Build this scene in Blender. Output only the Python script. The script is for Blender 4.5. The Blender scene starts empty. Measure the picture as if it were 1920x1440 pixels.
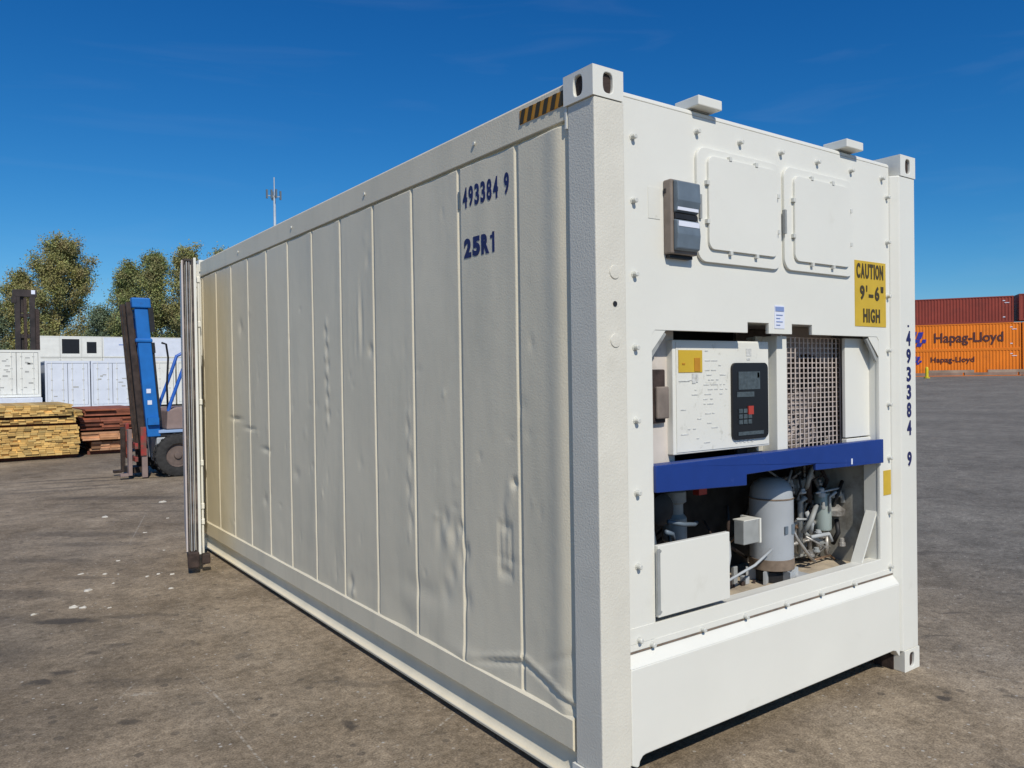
import bpy, bmesh, math, random
from mathutils import Vector, Matrix
from mathutils import noise as mnoise
random.seed(7)
D = bpy.data
S = bpy.context.scene
COL = S.collection
R = math.radians

# ------------------------------------------------------------------ camera
cam_d = D.cameras.new('camera'); cam = D.objects.new('camera', cam_d); COL.objects.link(cam)
yaw, pit, rol = 0.623753, -0.0113209, -0.0147903
fw = Vector((math.sin(yaw)*math.cos(pit), math.cos(yaw)*math.cos(pit), math.sin(pit)))
r0 = Vector((math.cos(yaw), -math.sin(yaw), 0)); u0 = r0.cross(fw)
rr = math.cos(rol)*r0 + math.sin(rol)*u0; uu = -math.sin(rol)*r0 + math.cos(rol)*u0
M = Matrix(((rr.x, uu.x, -fw.x), (rr.y, uu.y, -fw.y), (rr.z, uu.z, -fw.z))).to_4x4()
M.translation = Vector((-2.02521, -2.25339, 1.69934))
cam.matrix_world = M
cam_d.sensor_width = 36; cam_d.lens = 1460.53/1920*36
cam_d.clip_start = 0.05; cam_d.clip_end = 3000
S.camera = cam

# ------------------------------------------------------------------ sun, sky, exposure
SUN_EL, SUN_AZ = 44.0, 16.0          # azimuth from -y towards -x
ts = Vector((-math.sin(R(SUN_AZ))*math.cos(R(SUN_EL)), -math.cos(R(SUN_AZ))*math.cos(R(SUN_EL)), math.sin(R(SUN_EL))))
sl = D.lights.new('sun', 'SUN'); sl.energy = 3.65; sl.angle = R(0.5); sl.color = (1.0, 0.94, 0.83)
so = D.objects.new('sun', sl); COL.objects.link(so)
so.rotation_euler = ts.to_track_quat('Z', 'Y').to_euler(); so.location = (0, 0, 30)
W = D.worlds.new('World'); S.world = W; W.use_nodes = True
wn, wl = W.node_tree.nodes, W.node_tree.links
bg = wn['Background']; bg.inputs[1].default_value = 0.10
sky = wn.new('ShaderNodeTexSky'); sky.sky_type = 'NISHITA'; sky.sun_disc = False
sky.sun_elevation = R(SUN_EL); sky.sun_rotation = math.atan2(ts.x, ts.y)
sky.air_density = 1.0; sky.dust_density = 0.15; sky.ozone_density = 2.6; sky.altitude = 100
hs = wn.new('ShaderNodeHueSaturation'); hs.inputs['Saturation'].default_value = 1.0; hs.inputs['Value'].default_value = 1.0
# clear spring sky: each channel graded with its own power
sp_ = wn.new('ShaderNodeSeparateColor'); cb_n = wn.new('ShaderNodeCombineColor'); wl.new(sky.outputs[0], sp_.inputs[0])
for ci, (pw, k) in enumerate(((2.1, .55), (1.22, .61), (.94, .80))):
    a = wn.new('ShaderNodeMath'); a.operation = 'MULTIPLY'; a.inputs[1].default_value = .115; wl.new(sp_.outputs[ci], a.inputs[0])
    b = wn.new('ShaderNodeMath'); b.operation = 'POWER'; b.inputs[1].default_value = pw; wl.new(a.outputs[0], b.inputs[0])
    c = wn.new('ShaderNodeMath'); c.operation = 'MULTIPLY'; c.inputs[1].default_value = k*10; wl.new(b.outputs[0], c.inputs[0])
    wl.new(c.outputs[0], cb_n.inputs[ci])
wl.new(cb_n.outputs[0], hs.inputs['Color'])
# thin cirrus
tc = wn.new('ShaderNodeTexCoord'); mp = wn.new('ShaderNodeMapping'); mp.inputs['Scale'].default_value = (1.2, 3.0, 14.0)
mp.inputs['Rotation'].default_value = (0.12, 0.10, 0.3)
nz = wn.new('ShaderNodeTexNoise'); nz.inputs['Scale'].default_value = 2.2; nz.inputs['Detail'].default_value = 6; nz.inputs['Distortion'].default_value = .6
cr = wn.new('ShaderNodeValToRGB'); cr.color_ramp.elements[0].position = .56; cr.color_ramp.elements[1].position = 1.0
cr.color_ramp.elements[1].color = (.07, .07, .07, 1)
mx = wn.new('ShaderNodeMix'); mx.data_type = 'RGBA'; mx.inputs[7].default_value = (5.2, 6.0, 7.0, 1)
wl.new(tc.outputs['Generated'], mp.inputs[0]); wl.new(mp.outputs[0], nz.inputs['Vector']); wl.new(nz.outputs[0], cr.inputs[0])
wl.new(cr.outputs[0], mx.inputs[0]); wl.new(hs.outputs[0], mx.inputs[6]); wl.new(mx.outputs[2], bg.inputs[0])
S.view_settings.view_transform = 'Standard'; S.view_settings.look = 'None'
S.view_settings.exposure = 0.0; S.view_settings.gamma = 1.0
S.render.engine = 'CYCLES'

# ------------------------------------------------------------------ materials
def mat(name, col, rough=.5, metal=0, var=.06, vscale=3.0, bump=0.0, bscale=60, dirt=None, dscale=2.0, dthr=(.55, .75), attr=False, spec=.4, dmul=(1, 1, 1)):
    m = D.materials.new(name); m.use_nodes = True
    n, l = m.node_tree.nodes, m.node_tree.links
    b = n['Principled BSDF']; b.inputs['Roughness'].default_value = rough; b.inputs['Metallic'].default_value = metal
    b.inputs['Specular IOR Level'].default_value = spec
    t = n.new('ShaderNodeTexCoord')
    nz = n.new('ShaderNodeTexNoise'); nz.inputs['Scale'].default_value = vscale; nz.inputs['Detail'].default_value = 5
    l.new(t.outputs['Object'], nz.inputs['Vector'])
    rp = n.new('ShaderNodeValToRGB')
    lo = [max(0, c*(1-var)) for c in col]; hi = [min(1, c*(1+var)) for c in col]
    rp.color_ramp.elements[0].position = .3; rp.color_ramp.elements[0].color = (*lo, 1)
    rp.color_ramp.elements[1].position = .7; rp.color_ramp.elements[1].color = (*hi, 1)
    l.new(nz.outputs[0], rp.inputs[0]); out = rp.outputs[0]
    if attr:
        a = n.new('ShaderNodeAttribute'); a.attribute_name = 'Col'
        x = n.new('ShaderNodeMix'); x.data_type = 'RGBA'; x.blend_type = 'MULTIPLY'; x.inputs[0].default_value = 1
        l.new(out, x.inputs[6]); l.new(a.outputs['Color'], x.inputs[7]); out = x.outputs[2]
    if dirt:
        mp = n.new('ShaderNodeMapping'); mp.inputs['Scale'].default_value = dmul; l.new(t.outputs['Object'], mp.inputs[0])
        n2 = n.new('ShaderNodeTexNoise'); n2.inputs['Scale'].default_value = dscale; n2.inputs['Detail'].default_value = 8; n2.inputs['Roughness'].default_value = .65
        l.new(mp.outputs[0], n2.inputs['Vector'])
        r2 = n.new('ShaderNodeValToRGB'); r2.color_ramp.elements[0].position = dthr[0]; r2.color_ramp.elements[1].position = dthr[1]
        l.new(n2.outputs[0], r2.inputs[0])
        x = n.new('ShaderNodeMix'); x.data_type = 'RGBA'; x.inputs[7].default_value = (*dirt, 1)
        l.new(r2.outputs[0], x.inputs[0]); l.new(out, x.inputs[6]); out = x.outputs[2]
    l.new(out, b.inputs['Base Color'])
    if bump:
        n3 = n.new('ShaderNodeTexNoise'); n3.inputs['Scale'].default_value = bscale; n3.inputs['Detail'].default_value = 4
        l.new(t.outputs['Object'], n3.inputs['Vector'])
        bp = n.new('ShaderNodeBump'); bp.inputs['Strength'].default_value = 1; bp.inputs['Distance'].default_value = bump
        l.new(n3.outputs[0], bp.inputs['Height']); l.new(bp.outputs[0], b.inputs['Normal'])
    return m

WHITE = mat('cream_paint', (.755, .745, .675), .42, var=.025, vscale=2.2, bump=.0006, bscale=25, dirt=(.60, .58, .50), dscale=3.5, dthr=(.62, .95))
SIDE = mat('side_sheet_paint', (.775, .700, .535), .45, spec=.25, var=.05, vscale=1.3, bump=.0011, bscale=115, dirt=(.62, .575, .45), dscale=2.4, dthr=(.5, .85), dmul=(1, 1.6, .3))
POST = mat('textured_post_paint', (.69, .66, .57), .45, var=.04, vscale=6, bump=.0016, bscale=125, dirt=(.58, .55, .46), dscale=5, dthr=(.6, .9))
INNER = mat('dirty_white_inner', (.55, .53, .46), .6, var=.15, vscale=9, dirt=(.28, .24, .18), dscale=7, dthr=(.5, .75))
PINKISH = mat('dusty_inner_wall', (.62, .56, .50), .6, var=.08, vscale=9, dirt=(.35, .30, .25), dscale=8, dthr=(.55, .8))
FLOORM = mat('dusty_beige_tray', (.50, .42, .31), .8, var=.2, vscale=8, bump=.002, bscale=40, dirt=(.30, .25, .19), dscale=9, dthr=(.45, .7))
DARK = mat('dark_cavity_shade', (.03, .03, .03), .8, var=.3)
BLACK = mat('black_rubber', (.018, .018, .02), .55, var=.3, vscale=20)
BLACKP = mat('black_plastic', (.012, .012, .014), .35, var=.2)
GASK = mat('door_gasket_rubber', (.05, .04, .035), .6, var=.4, vscale=15, dirt=(.16, .12, .1), dscale=6, dthr=(.5, .7))
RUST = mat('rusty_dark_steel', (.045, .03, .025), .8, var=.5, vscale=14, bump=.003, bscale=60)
BLUEBAR = mat('royal_blue_paint', (.010, .040, .215), .45, var=.07, vscale=8, dirt=(.05, .09, .30), dscale=10, dthr=(.62, .8))
COMP = mat('compressor_grey_blue', (.39, .415, .44), .35, var=.05, vscale=8, dirt=(.25, .27, .30), dscale=12, dthr=(.6, .8))
BROWNB = mat('dusty_brown_band', (.20, .15, .11), .8, var=.3, vscale=20)
GREYB = mat('grey_metal_box', (.32, .33, .32), .5, var=.1, vscale=20, dirt=(.15, .13, .11), dscale=14, dthr=(.6, .8))
SLATE = mat('slate_plastic', (.13, .165, .20), .45, var=.15, vscale=14)
BROWNP = mat('faded_brown_plastic', (.22, .18, .15), .6, var=.2, vscale=14)
PIPE = mat('dusty_pipe_metal', (.42, .40, .37), .45, .5, var=.25, vscale=25, dirt=(.15, .13, .11), dscale=18, dthr=(.5, .7))
COPPER = mat('aged_copper', (.26, .17, .11), .45, .6, var=.3, vscale=20)
YEL = mat('yellow_sticker', (.60, .40, .035), .5, var=.06, vscale=14, dirt=(.46, .32, .05), dscale=12, dthr=(.6, .8))
OCH = mat('amber_stripe', (.50, .23, .02), .5, var=.1, vscale=14)
INK = mat('black_ink', (.06, .045, .02), .6, var=.2)
NAVY = mat('navy_lettering', (.018, .02, .10), .5, var=.2, vscale=30)
GREYTXT = mat('grey_print', (.60, .60, .57), .6, var=.2, vscale=60)
PAPER = mat('white_sticker', (.74, .77, .86), .5, var=.05)
MARKB = mat('pale_blue_print', (.22, .30, .55), .6, var=.1)
REDM = mat('red_button', (.42, .05, .035), .4)
TEAL = mat('grey_keypad', (.07, .09, .10), .5, var=.3, vscale=60)
PANEL = mat('speckled_label_panel', (.74, .73, .66), .45, var=.04, vscale=4, dirt=(.56, .55, .48), dscale=22, dthr=(.58, .70))
MESHM = mat('grille_wire', (.58, .50, .45), .5, .2, var=.15, vscale=20)
FANM = mat('fan_shroud_metal', (.27, .23, .21), .7, var=.3, vscale=9)
BOLTM = mat('bolt_head', (.62, .62, .57), .45, var=.1, vscale=40)
# background
BGW = mat('white_container_paint', (.76, .76, .71), .5, var=.05, vscale=1.5, dirt=(.5, .48, .42), dscale=2.5, dthr=(.6, .9))
BGB = mat('cool_white_container_paint', (.68, .72, .80), .5, var=.05, vscale=1.5, dirt=(.46, .48, .52), dscale=2.5, dthr=(.6, .9))
BGG = mat('grey_frame_paint', (.42, .42, .40), .6, var=.15, vscale=3)
ORANGE = mat('orange_container_paint', (.84, .22, .012), .5, var=.07, vscale=.6, dirt=(.55, .15, .02), dscale=.9, dthr=(.55, .9))
REDC = mat('oxide_red_container_paint', (.27, .045, .028), .6, var=.12, vscale=.6, dirt=(.17, .035, .025), dscale=.9, dthr=(.5, .85))
BRNTXT = mat('dark_brown_lettering', (.09, .03, .03), .6)
LOGOB = mat('blue_emblem', (.03, .035, .32), .6)
WOOD = mat('sawn_timber', (.68, .44, .15), .8, var=.16, vscale=5, attr=True)
REDW = mat('red_brown_timber', (.30, .10, .055), .8, var=.25, vscale=5, attr=True)
PALEW = mat('pale_orange_timber', (.52, .27, .14), .8, var=.2, vscale=5, attr=True)
FLB = mat('forklift_blue', (.012, .15, .48), .5, var=.1, vscale=5, dirt=(.02, .10, .30), dscale=6, dthr=(.6, .8))
FLD = mat('greasy_mast_steel', (.045, .03, .024), .6, var=.5, vscale=10)
FLR = mat('worn_red_paint', (.34, .035, .03), .6, var=.25, vscale=8, dirt=(.14, .08, .06), dscale=6, dthr=(.42, .6))
FLG = mat('light_grey_steel', (.42, .44, .45), .5, var=.15, vscale=9)
FLT = mat('dusty_brown_cover', (.26, .19, .17), .7, var=.15, vscale=6)
TYRE = mat('tyre_rubber', (.035, .034, .033), .9, var=.3, vscale=20, bump=.004, bscale=50)
MASTD = mat('black_machine_paint', (.03, .022, .02), .6, var=.5, vscale=1.5)
STEEL = mat('galvanised_steel', (.42, .48, .54), .5, .2, var=.1)
BARK = mat('tree_bark', (.10, .085, .07), .9, var=.3, vscale=2)
def leafmat(name, a, b):
    m = mat(name, a, .7, var=.3, vscale=.45, dirt=b, dscale=.5, dthr=(.42, .62), attr=True, spec=.2)
    return m
LEAF1 = leafmat('olive_leaves', (.27, .285, .10), (.31, .255, .12))
LEAF2 = leafmat('green_leaves', (.225, .275, .10), (.265, .235, .11))
LEAF3 = leafmat('bluish_leaves', (.15, .21, .13), (.17, .20, .12))

# ------------------------------------------------------------------ mesh helpers
class MB:
    def __init__(s): s.bm = bmesh.new(); s.cl = None
    def face(s, pts):
        try: return s.bm.faces.new([s.bm.verts.new(p) for p in pts])
        except Exception: return None
    def box(s, lo, hi, T=None, col=None):
        x0, y0, z0 = lo; x1, y1, z1 = hi
        c = [Vector((x, y, z)) for z in (z0, z1) for y in (y0, y1) for x in (x0, x1)]
        if T is not None: c = [T @ v for v in c]
        v = [s.bm.verts.new(p) for p in c]
        for f in ((0, 2, 3, 1), (4, 5, 7, 6), (0, 1, 5, 4), (2, 6, 7, 3), (0, 4, 6, 2), (1, 3, 7, 5)):
            q = s.bm.faces.new([v[i] for i in f])
            if col is not None:
                if s.cl is None: s.cl = s.bm.loops.layers.float_color.new('Col')
                for lp in q.loops: lp[s.cl] = (*col, 1)
        return s
    def bar(s, a, b, w, h, up=(0, 0, 1)):
        a, b = Vector(a), Vector(b); d = b-a; L = d.length; z = d.normalized()
        x = Vector(up).cross(z)
        if x.length < 1e-4: x = Vector((1, 0, 0)).cross(z)
        x.normalize(); y = z.cross(x)
        T = Matrix(((x.x, y.x, z.x, a.x), (x.y, y.y, z.y, a.y), (x.z, y.z, z.z, a.z), (0, 0, 0, 1)))
        return s.box((-w/2, -h/2, 0), (w/2, h/2, L), T)
    def rings(s, rings, cap=True):
        vs = [[s.bm.verts.new(p) for p in r] for r in rings]
        n = len(vs[0])
        for a, b in zip(vs, vs[1:]):
            for i in range(n):
                s.bm.faces.new((a[i], a[(i+1) % n], b[(i+1) % n], b[i]))
        if cap:
            s.bm.faces.new(vs[0][::-1]); s.bm.faces.new(vs[-1])
        return s
    def tube(s, path, r, n=8, cap=True):
        P = [Vector(p) for p in path]; rs = r if isinstance(r, (list, tuple)) else [r]*len(P)
        out = []; prev = None
        for i, p in enumerate(P):
            d = (P[min(i+1, len(P)-1)]-P[max(i-1, 0)])
            if d.length < 1e-9: d = Vector((0, 0, 1))
            d.normalize()
            if prev is None:
                x = d.orthogonal().normalized()
            else:
                x = prev - d*prev.dot(d)
                x = x.normalized() if x.length > 1e-5 else d.orthogonal().normalized()
            prev = x; y = d.cross(x)
            out.append([p+rs[i]*(math.cos(2*math.pi*k/n)*x+math.sin(2*math.pi*k/n)*y) for k in range(n)])
        return s.rings(out, cap)
    def lathe(s, c, prof, n=28, axis='z', cap=True):
        c = Vector(c); out = []
        for r, h in prof:
            ring = []
            for k in range(n):
                a = 2*math.pi*k/n
                if axis == 'z': p = Vector((r*math.cos(a), r*math.sin(a), h))
                elif axis == 'y': p = Vector((r*math.cos(a), h, r*math.sin(a)))
                else: p = Vector((h, r*math.cos(a), r*math.sin(a)))
                ring.append(c+p)
            out.append(ring)
        return s.rings(out, cap)
    def extr(s, prof, axis, a, b):
        # closed 2D profile extruded along an axis; prof coordinates are the other two axes in order
        def P(u, v, t):
            return {'x': (t, u, v), 'y': (u, t, v), 'z': (u, v, t)}[axis]
        return s.rings([[Vector(P(u, v, a)) for u, v in prof], [Vector(P(u, v, b)) for u, v in prof]])
    def build(s, name, m, parent=None, smooth=False, bevel=0, seg=2, each=False):
        if each:
            # every separate solid becomes an object of its own
            bm = s.bm; bm.verts.index_update(); bm.verts.ensure_lookup_table(); seen = set(); out = []
            for v in bm.verts: v.tag = False
            for v0 in bm.verts:
                if v0.index in seen: continue
                st, isl = [v0], []; seen.add(v0.index)
                while st:
                    v = st.pop(); isl.append(v)
                    for e in v.link_edges:
                        w = e.other_vert(v)
                        if w.index not in seen: seen.add(w.index); st.append(w)
                q = MB(); mp_ = {v: q.bm.verts.new(v.co) for v in isl}; fs = set(f for v in isl for f in v.link_faces)
                for f in fs: q.bm.faces.new([mp_[v] for v in f.verts])
                out.append(q.build(name, m, parent, smooth, bevel, seg))
            bm.free(); return out[0]
        bmesh.ops.recalc_face_normals(s.bm, faces=s.bm.faces)
        me = D.meshes.new(name); s.bm.to_mesh(me); s.bm.free()
        return link(name, me, m, parent, smooth, bevel, seg)

def root_loc(p):
    while p.parent: p = p.parent
    return p.location.copy(), p.rotation_euler.z
def link(name, me, m, parent=None, smooth=False, bevel=0, seg=2):
    me.materials.clear(); me.materials.append(m)
    if parent is not None:
        rl, rz = root_loc(parent)
        if not parent_local[0]: me.transform(Matrix.Translation(-rl))
    if smooth:
        for p in me.polygons: p.use_smooth = True
    if smooth == 'angle':
        me.set_sharp_from_angle(angle=R(35))
    o = D.objects.new(name, me); COL.objects.link(o)
    if parent is not None: o.parent = parent
    if bevel:
        b = o.modifiers.new('bevel', 'BEVEL'); b.width = bevel; b.segments = seg; b.limit_method = 'ANGLE'; b.angle_limit = R(40)
    return o
parent_local = [False]     # True while a thing is modelled in its own local space
def thing(name, label, cat, loc=(0, 0, 0), rz=0, group=None):
    o = D.objects.new(name, None); COL.objects.link(o); o.location = loc; o.rotation_euler = (0, 0, rz)
    o.empty_display_size = .2
    o['label'] = label; o['category'] = cat
    if group: o['group'] = group
    return o
def tag(o, label, cat, group=None):
    o['label'] = label; o['category'] = cat
    if group: o['group'] = group
    return o
def dup(root, loc, rz=None, label=None):
    def cp(o, par):
        c = o.copy(); COL.objects.link(c)
        if par is not None: c.parent = par
        for ch in list(o.children): cp(ch, c)
        return c
    c = cp(root, None); c.location = loc
    if rz is not None: c.rotation_euler = (0, 0, rz)
    if label: c['label'] = label
    return c

def plate(name, loops, plane, off, thick, m, parent, bevel=0):
    """flat plate from 2D loops (first outer, others holes). plane 'xz': front at y=off, going back to y=off+thick. 'yz': front at x=off going to +x."""
    cu = D.curves.new('tmp', 'CURVE'); cu.dimensions = '2D'; cu.fill_mode = 'BOTH'; cu.extrude = thick/2
    for lp in loops:
        sp = cu.splines.new('POLY'); sp.points.add(len(lp)-1); sp.use_cyclic_u = True
        for i, (a, b) in enumerate(lp): sp.points[i].co = (a, b, 0, 1)
    ob = D.objects.new('tmp', cu); me = D.meshes.new_from_object(ob)
    D.objects.remove(ob); D.curves.remove(cu)
    if plane == 'xz': T = Matrix(((1, 0, 0, 0), (0, 0, -1, off+thick/2), (0, 1, 0, 0), (0, 0, 0, 1)))
    else: T = Matrix(((0, 0, -1, off+thick/2), (-1, 0, 0, 0), (0, 1, 0, 0), (0, 0, 0, 1)))   # u axis = -y (reads left to right seen from -x)
    me.transform(T)
    bm = bmesh.new(); bm.from_mesh(me)
    bmesh.ops.remove_doubles(bm, verts=bm.verts, dist=1e-5); bmesh.ops.recalc_face_normals(bm, faces=bm.faces)
    bm.to_mesh(me); bm.free()
    return link(name, me, m, parent, False, bevel)

def rrect(x0, z0, x1, z1, r, n=6):
    out = []
    for cx, cz, a0 in ((x1-r, z1-r, 0), (x0+r, z1-r, 90), (x0+r, z0+r, 180), (x1-r, z0+r, 270)):
        for k in range(n+1):
            a = R(a0+90*k/n); out.append((cx+r*math.cos(a), cz+r*math.sin(a)))
    return out

SEGS = {'0': 'tbabcd', '1': 'i', '2': 'tmbcb_', }
def glyph(ch, ar=.5):
    w = .25; t = max(.12, w*ar*1.15)
    H = {'T': (0, 1-t, 1, 1), 'M': (0, .5-t/2, 1, .5+t/2), 'B': (0, 0, 1, t)}
    # vertical strokes fit between horizontals so nothing overlaps
    sets = {'4': ['ul', 'M', 'ur', 'lr'], '9': ['T', 'ul', 'ur', 'M', 'lr', 'B'], '3': ['T', 'ur', 'M', 'lr', 'B'], '8': ['T', 'ul', 'ur', 'M', 'll', 'lr', 'B'],
            '2': ['T', 'ur', 'M', 'll', 'B'], '5': ['T', 'ul', 'M', 'lr', 'B'], '6': ['T', 'ul', 'M', 'll', 'lr', 'B'], 'C': ['T', 'Lf', 'B'], 'A': ['T', 'ul', 'ur', 'M', 'll', 'lr'],
            'U': ['Lb', 'Rb', 'B'], 'O': ['T', 'Lf', 'Rf', 'B'], 'T': ['T', 'cv'], 'I': ['cf'], 'H': ['uL', 'uR', 'M', 'll', 'lr'], 'G': ['T', 'Lf', 'B', 'lr', 'mh'],
            '-': ['mm'], "'": ['ap'], '"': ['a1', 'a2'], '1': ['cf', 'fl'], 'R': ['T', 'ul', 'ur', 'M', 'll', 'leg'], 'N': ['LF', 'RF', 'dg'], 'L': ['LT', 'B']}
    Rr = {'ul': (0, .5+t/2, w, 1-t), 'ur': (1-w, .5+t/2, 1, 1-t), 'll': (0, 0, w, .5-t/2), 'lr': (1-w, 0, 1, .5-t/2), 'Lf': (0, t, w, 1-t), 'Rf': (1-w, t, 1, 1-t),
          'Lb': (0, t, w, 1), 'Rb': (1-w, t, 1, 1), 'cv': (.5-w/2, 0, .5+w/2, 1-t), 'cf': (.5-w/2, 0, .5+w/2, 1), 'uL': (0, .5+t/2, w, 1), 'uR': (1-w, .5+t/2, 1, 1),
          'mh': (.5, .36, 1-w, .5+.04), 'mm': (.1, .42, .9, .58), 'ap': (.35, .75, .65, 1), 'a1': (.15, .75, .4, 1), 'a2': (.6, .75, .85, 1), 'fl': (.1, .72, .5-w/2, .86),
          'LF': (0, 0, w, 1), 'RF': (1-w, 0, 1, 1), 'LT': (0, t, w, 1)}
    Rr.update(H)
    out = []
    for k in sets.get(ch, []):
        if k == 'leg': out.append([(.5, .5-t/2), (.5+.3, .5-t/2), (1, 0), (1-.3, 0)])
        elif k == 'dg': out.append([(w, 1), (w, .62), (1-w, 0), (1-w, .38)])
        else:
            a, b, c, d = Rr[k]
            # trim verticals under lower bar when bar present
            if k in ('ll', 'lr') and 'B' in sets[ch]: b = t
            if k == 'ul' and 'T' not in sets[ch]: d = 1
            if k == 'ur' and 'T' not in sets[ch]: d = 1
            out.append([(a, b), (c, b), (c, d), (a, d)])
    return out
def blocktext(name, txt, plane, u0, z0, h, w, gap, off, m, parent, thick=.002, vertical=False, conform=False):
    mb = MB(); u = u0; z = z0
    for ch in txt:
        if ch != ' ':
            for poly in glyph(ch, w/h):
                pts = [(u+a*w, z+b*h) for a, b in poly]
                if plane == 'xz': A = [Vector((a, off, b)) for a, b in pts]; B = [Vector((a, off-thick, b)) for a, b in pts]
                else: A = [Vector((off, -a, b)) for a, b in pts]; B = [Vector((off-thick, -a, b)) for a, b in pts]
                mb.rings([A, B])
        if vertical: z -= h*(1+gap)*(1 if ch != ' ' else .75)
        else: u += w*(1+gap)*(1 if ch not in " 'I" else .7)
    if conform:
        bmesh.ops.recalc_face_normals(mb.bm, faces=mb.bm.faces)
        for v in mb.bm.verts:
            fr = abs(v.co.x-(off-thick)) < 1e-6
            v.co.x = .016+side_x(v.co.y, v.co.z)-(.0016 if fr else -.002)
    return mb.build(name, m, parent)
_cache = {}
def charmesh(ch, bold):
    if (ch, bold) not in _cache:
        cu = D.curves.new('tmp', 'FONT'); cu.body = ch; cu.size = 1; cu.offset = bold; cu.resolution_u = 4; cu.extrude = .5
        ob = D.objects.new('tmp', cu); me = D.meshes.new_from_object(ob); D.objects.remove(ob); D.curves.remove(cu)
        _cache[(ch, bold)] = ([v.co.copy() for v in me.vertices], [list(p.vertices) for p in me.polygons])
    return _cache[(ch, bold)]
def lettering(name, txt, plane, u0, z0, h, w, gap, off, m, parent, thick=.002, vertical=False, conform=False, bold=.035):
    mb = MB(); u = u0; z = z0
    for ch in txt:
        ww = w*({'1': .50, 'I': .30, "'": .24, '"': .6}.get(ch, 1) if not vertical else 1)
        if ch == '1' and not vertical:
            for (a0, b0, a1, b1) in ((.50, 0, 1.0, 1), (.0, .70, .499, .86)):
                q = [mb.bm.verts.new((0, 0, 0)) for _ in range(8)]
                for i, v in enumerate(q):
                    a = u+(a1 if i & 1 else a0)*ww; b = z+(b1 if i & 2 else b0)*h; f = bool(i & 4)
                    p = Vector((a, off-(thick if f else 0), b)) if plane == 'xz' else Vector((off-(thick if f else 0), -a, b))
                    if conform: p.x = .016+side_x(p.y, p.z)-(.0018 if f else -.002)
                    v.co = p
                for f in ((0, 2, 3, 1), (4, 5, 7, 6), (0, 1, 5, 4), (2, 6, 7, 3), (0, 4, 6, 2), (1, 3, 7, 5)): mb.bm.faces.new([q[i] for i in f])
        elif ch != ' ':
            vs, fs = charmesh(ch, bold if ch not in '1' else .012)
            x0, x1 = min(v.x for v in vs), max(v.x for v in vs); y0, y1 = min(v.y for v in vs), max(v.y for v in vs)
            full = ch not in "-'\""
            if not full: y0, y1 = (-.01, .74)
            nv = []
            for v in vs:
                a = u+(v.x-x0)/(x1-x0)*ww*(1 if ch != '1' else 1.0); b = z+(v.y-y0)/(y1-y0)*h; f = v.z > 0
                if plane == 'xz': p = Vector((a, off-(thick if f else 0), b))
                else:
                    p = Vector((off-(thick if f else 0), -a, b))
                    if conform: p.x = .016+side_x(p.y, p.z)-(.0018 if f else -.002)
                nv.append(mb.bm.verts.new(p))
            for f in fs: mb.bm.faces.new([nv[i] for i in f])
        if vertical: z -= h*(1+gap)*(1 if ch != ' ' else .75)
        else: u += ww+w*gap if ch != ' ' else w*(1+gap)*.7
    return mb.build(name, m, parent)
def fonttext(name, txt, size, m, parent, M4, offset=.0, thick=.002, xs=1.0):
    cu = D.curves.new('tmp', 'FONT'); cu.body = txt; cu.size = size; cu.extrude = thick; cu.offset = offset; cu.resolution_u = 3
    ob = D.objects.new('tmp', cu); me = D.meshes.new_from_object(ob); D.objects.remove(ob); D.curves.remove(cu)
    me.transform(M4 @ Matrix.Diagonal((xs, 1, 1, 1)))
    return link(name, me, m, parent)

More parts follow.
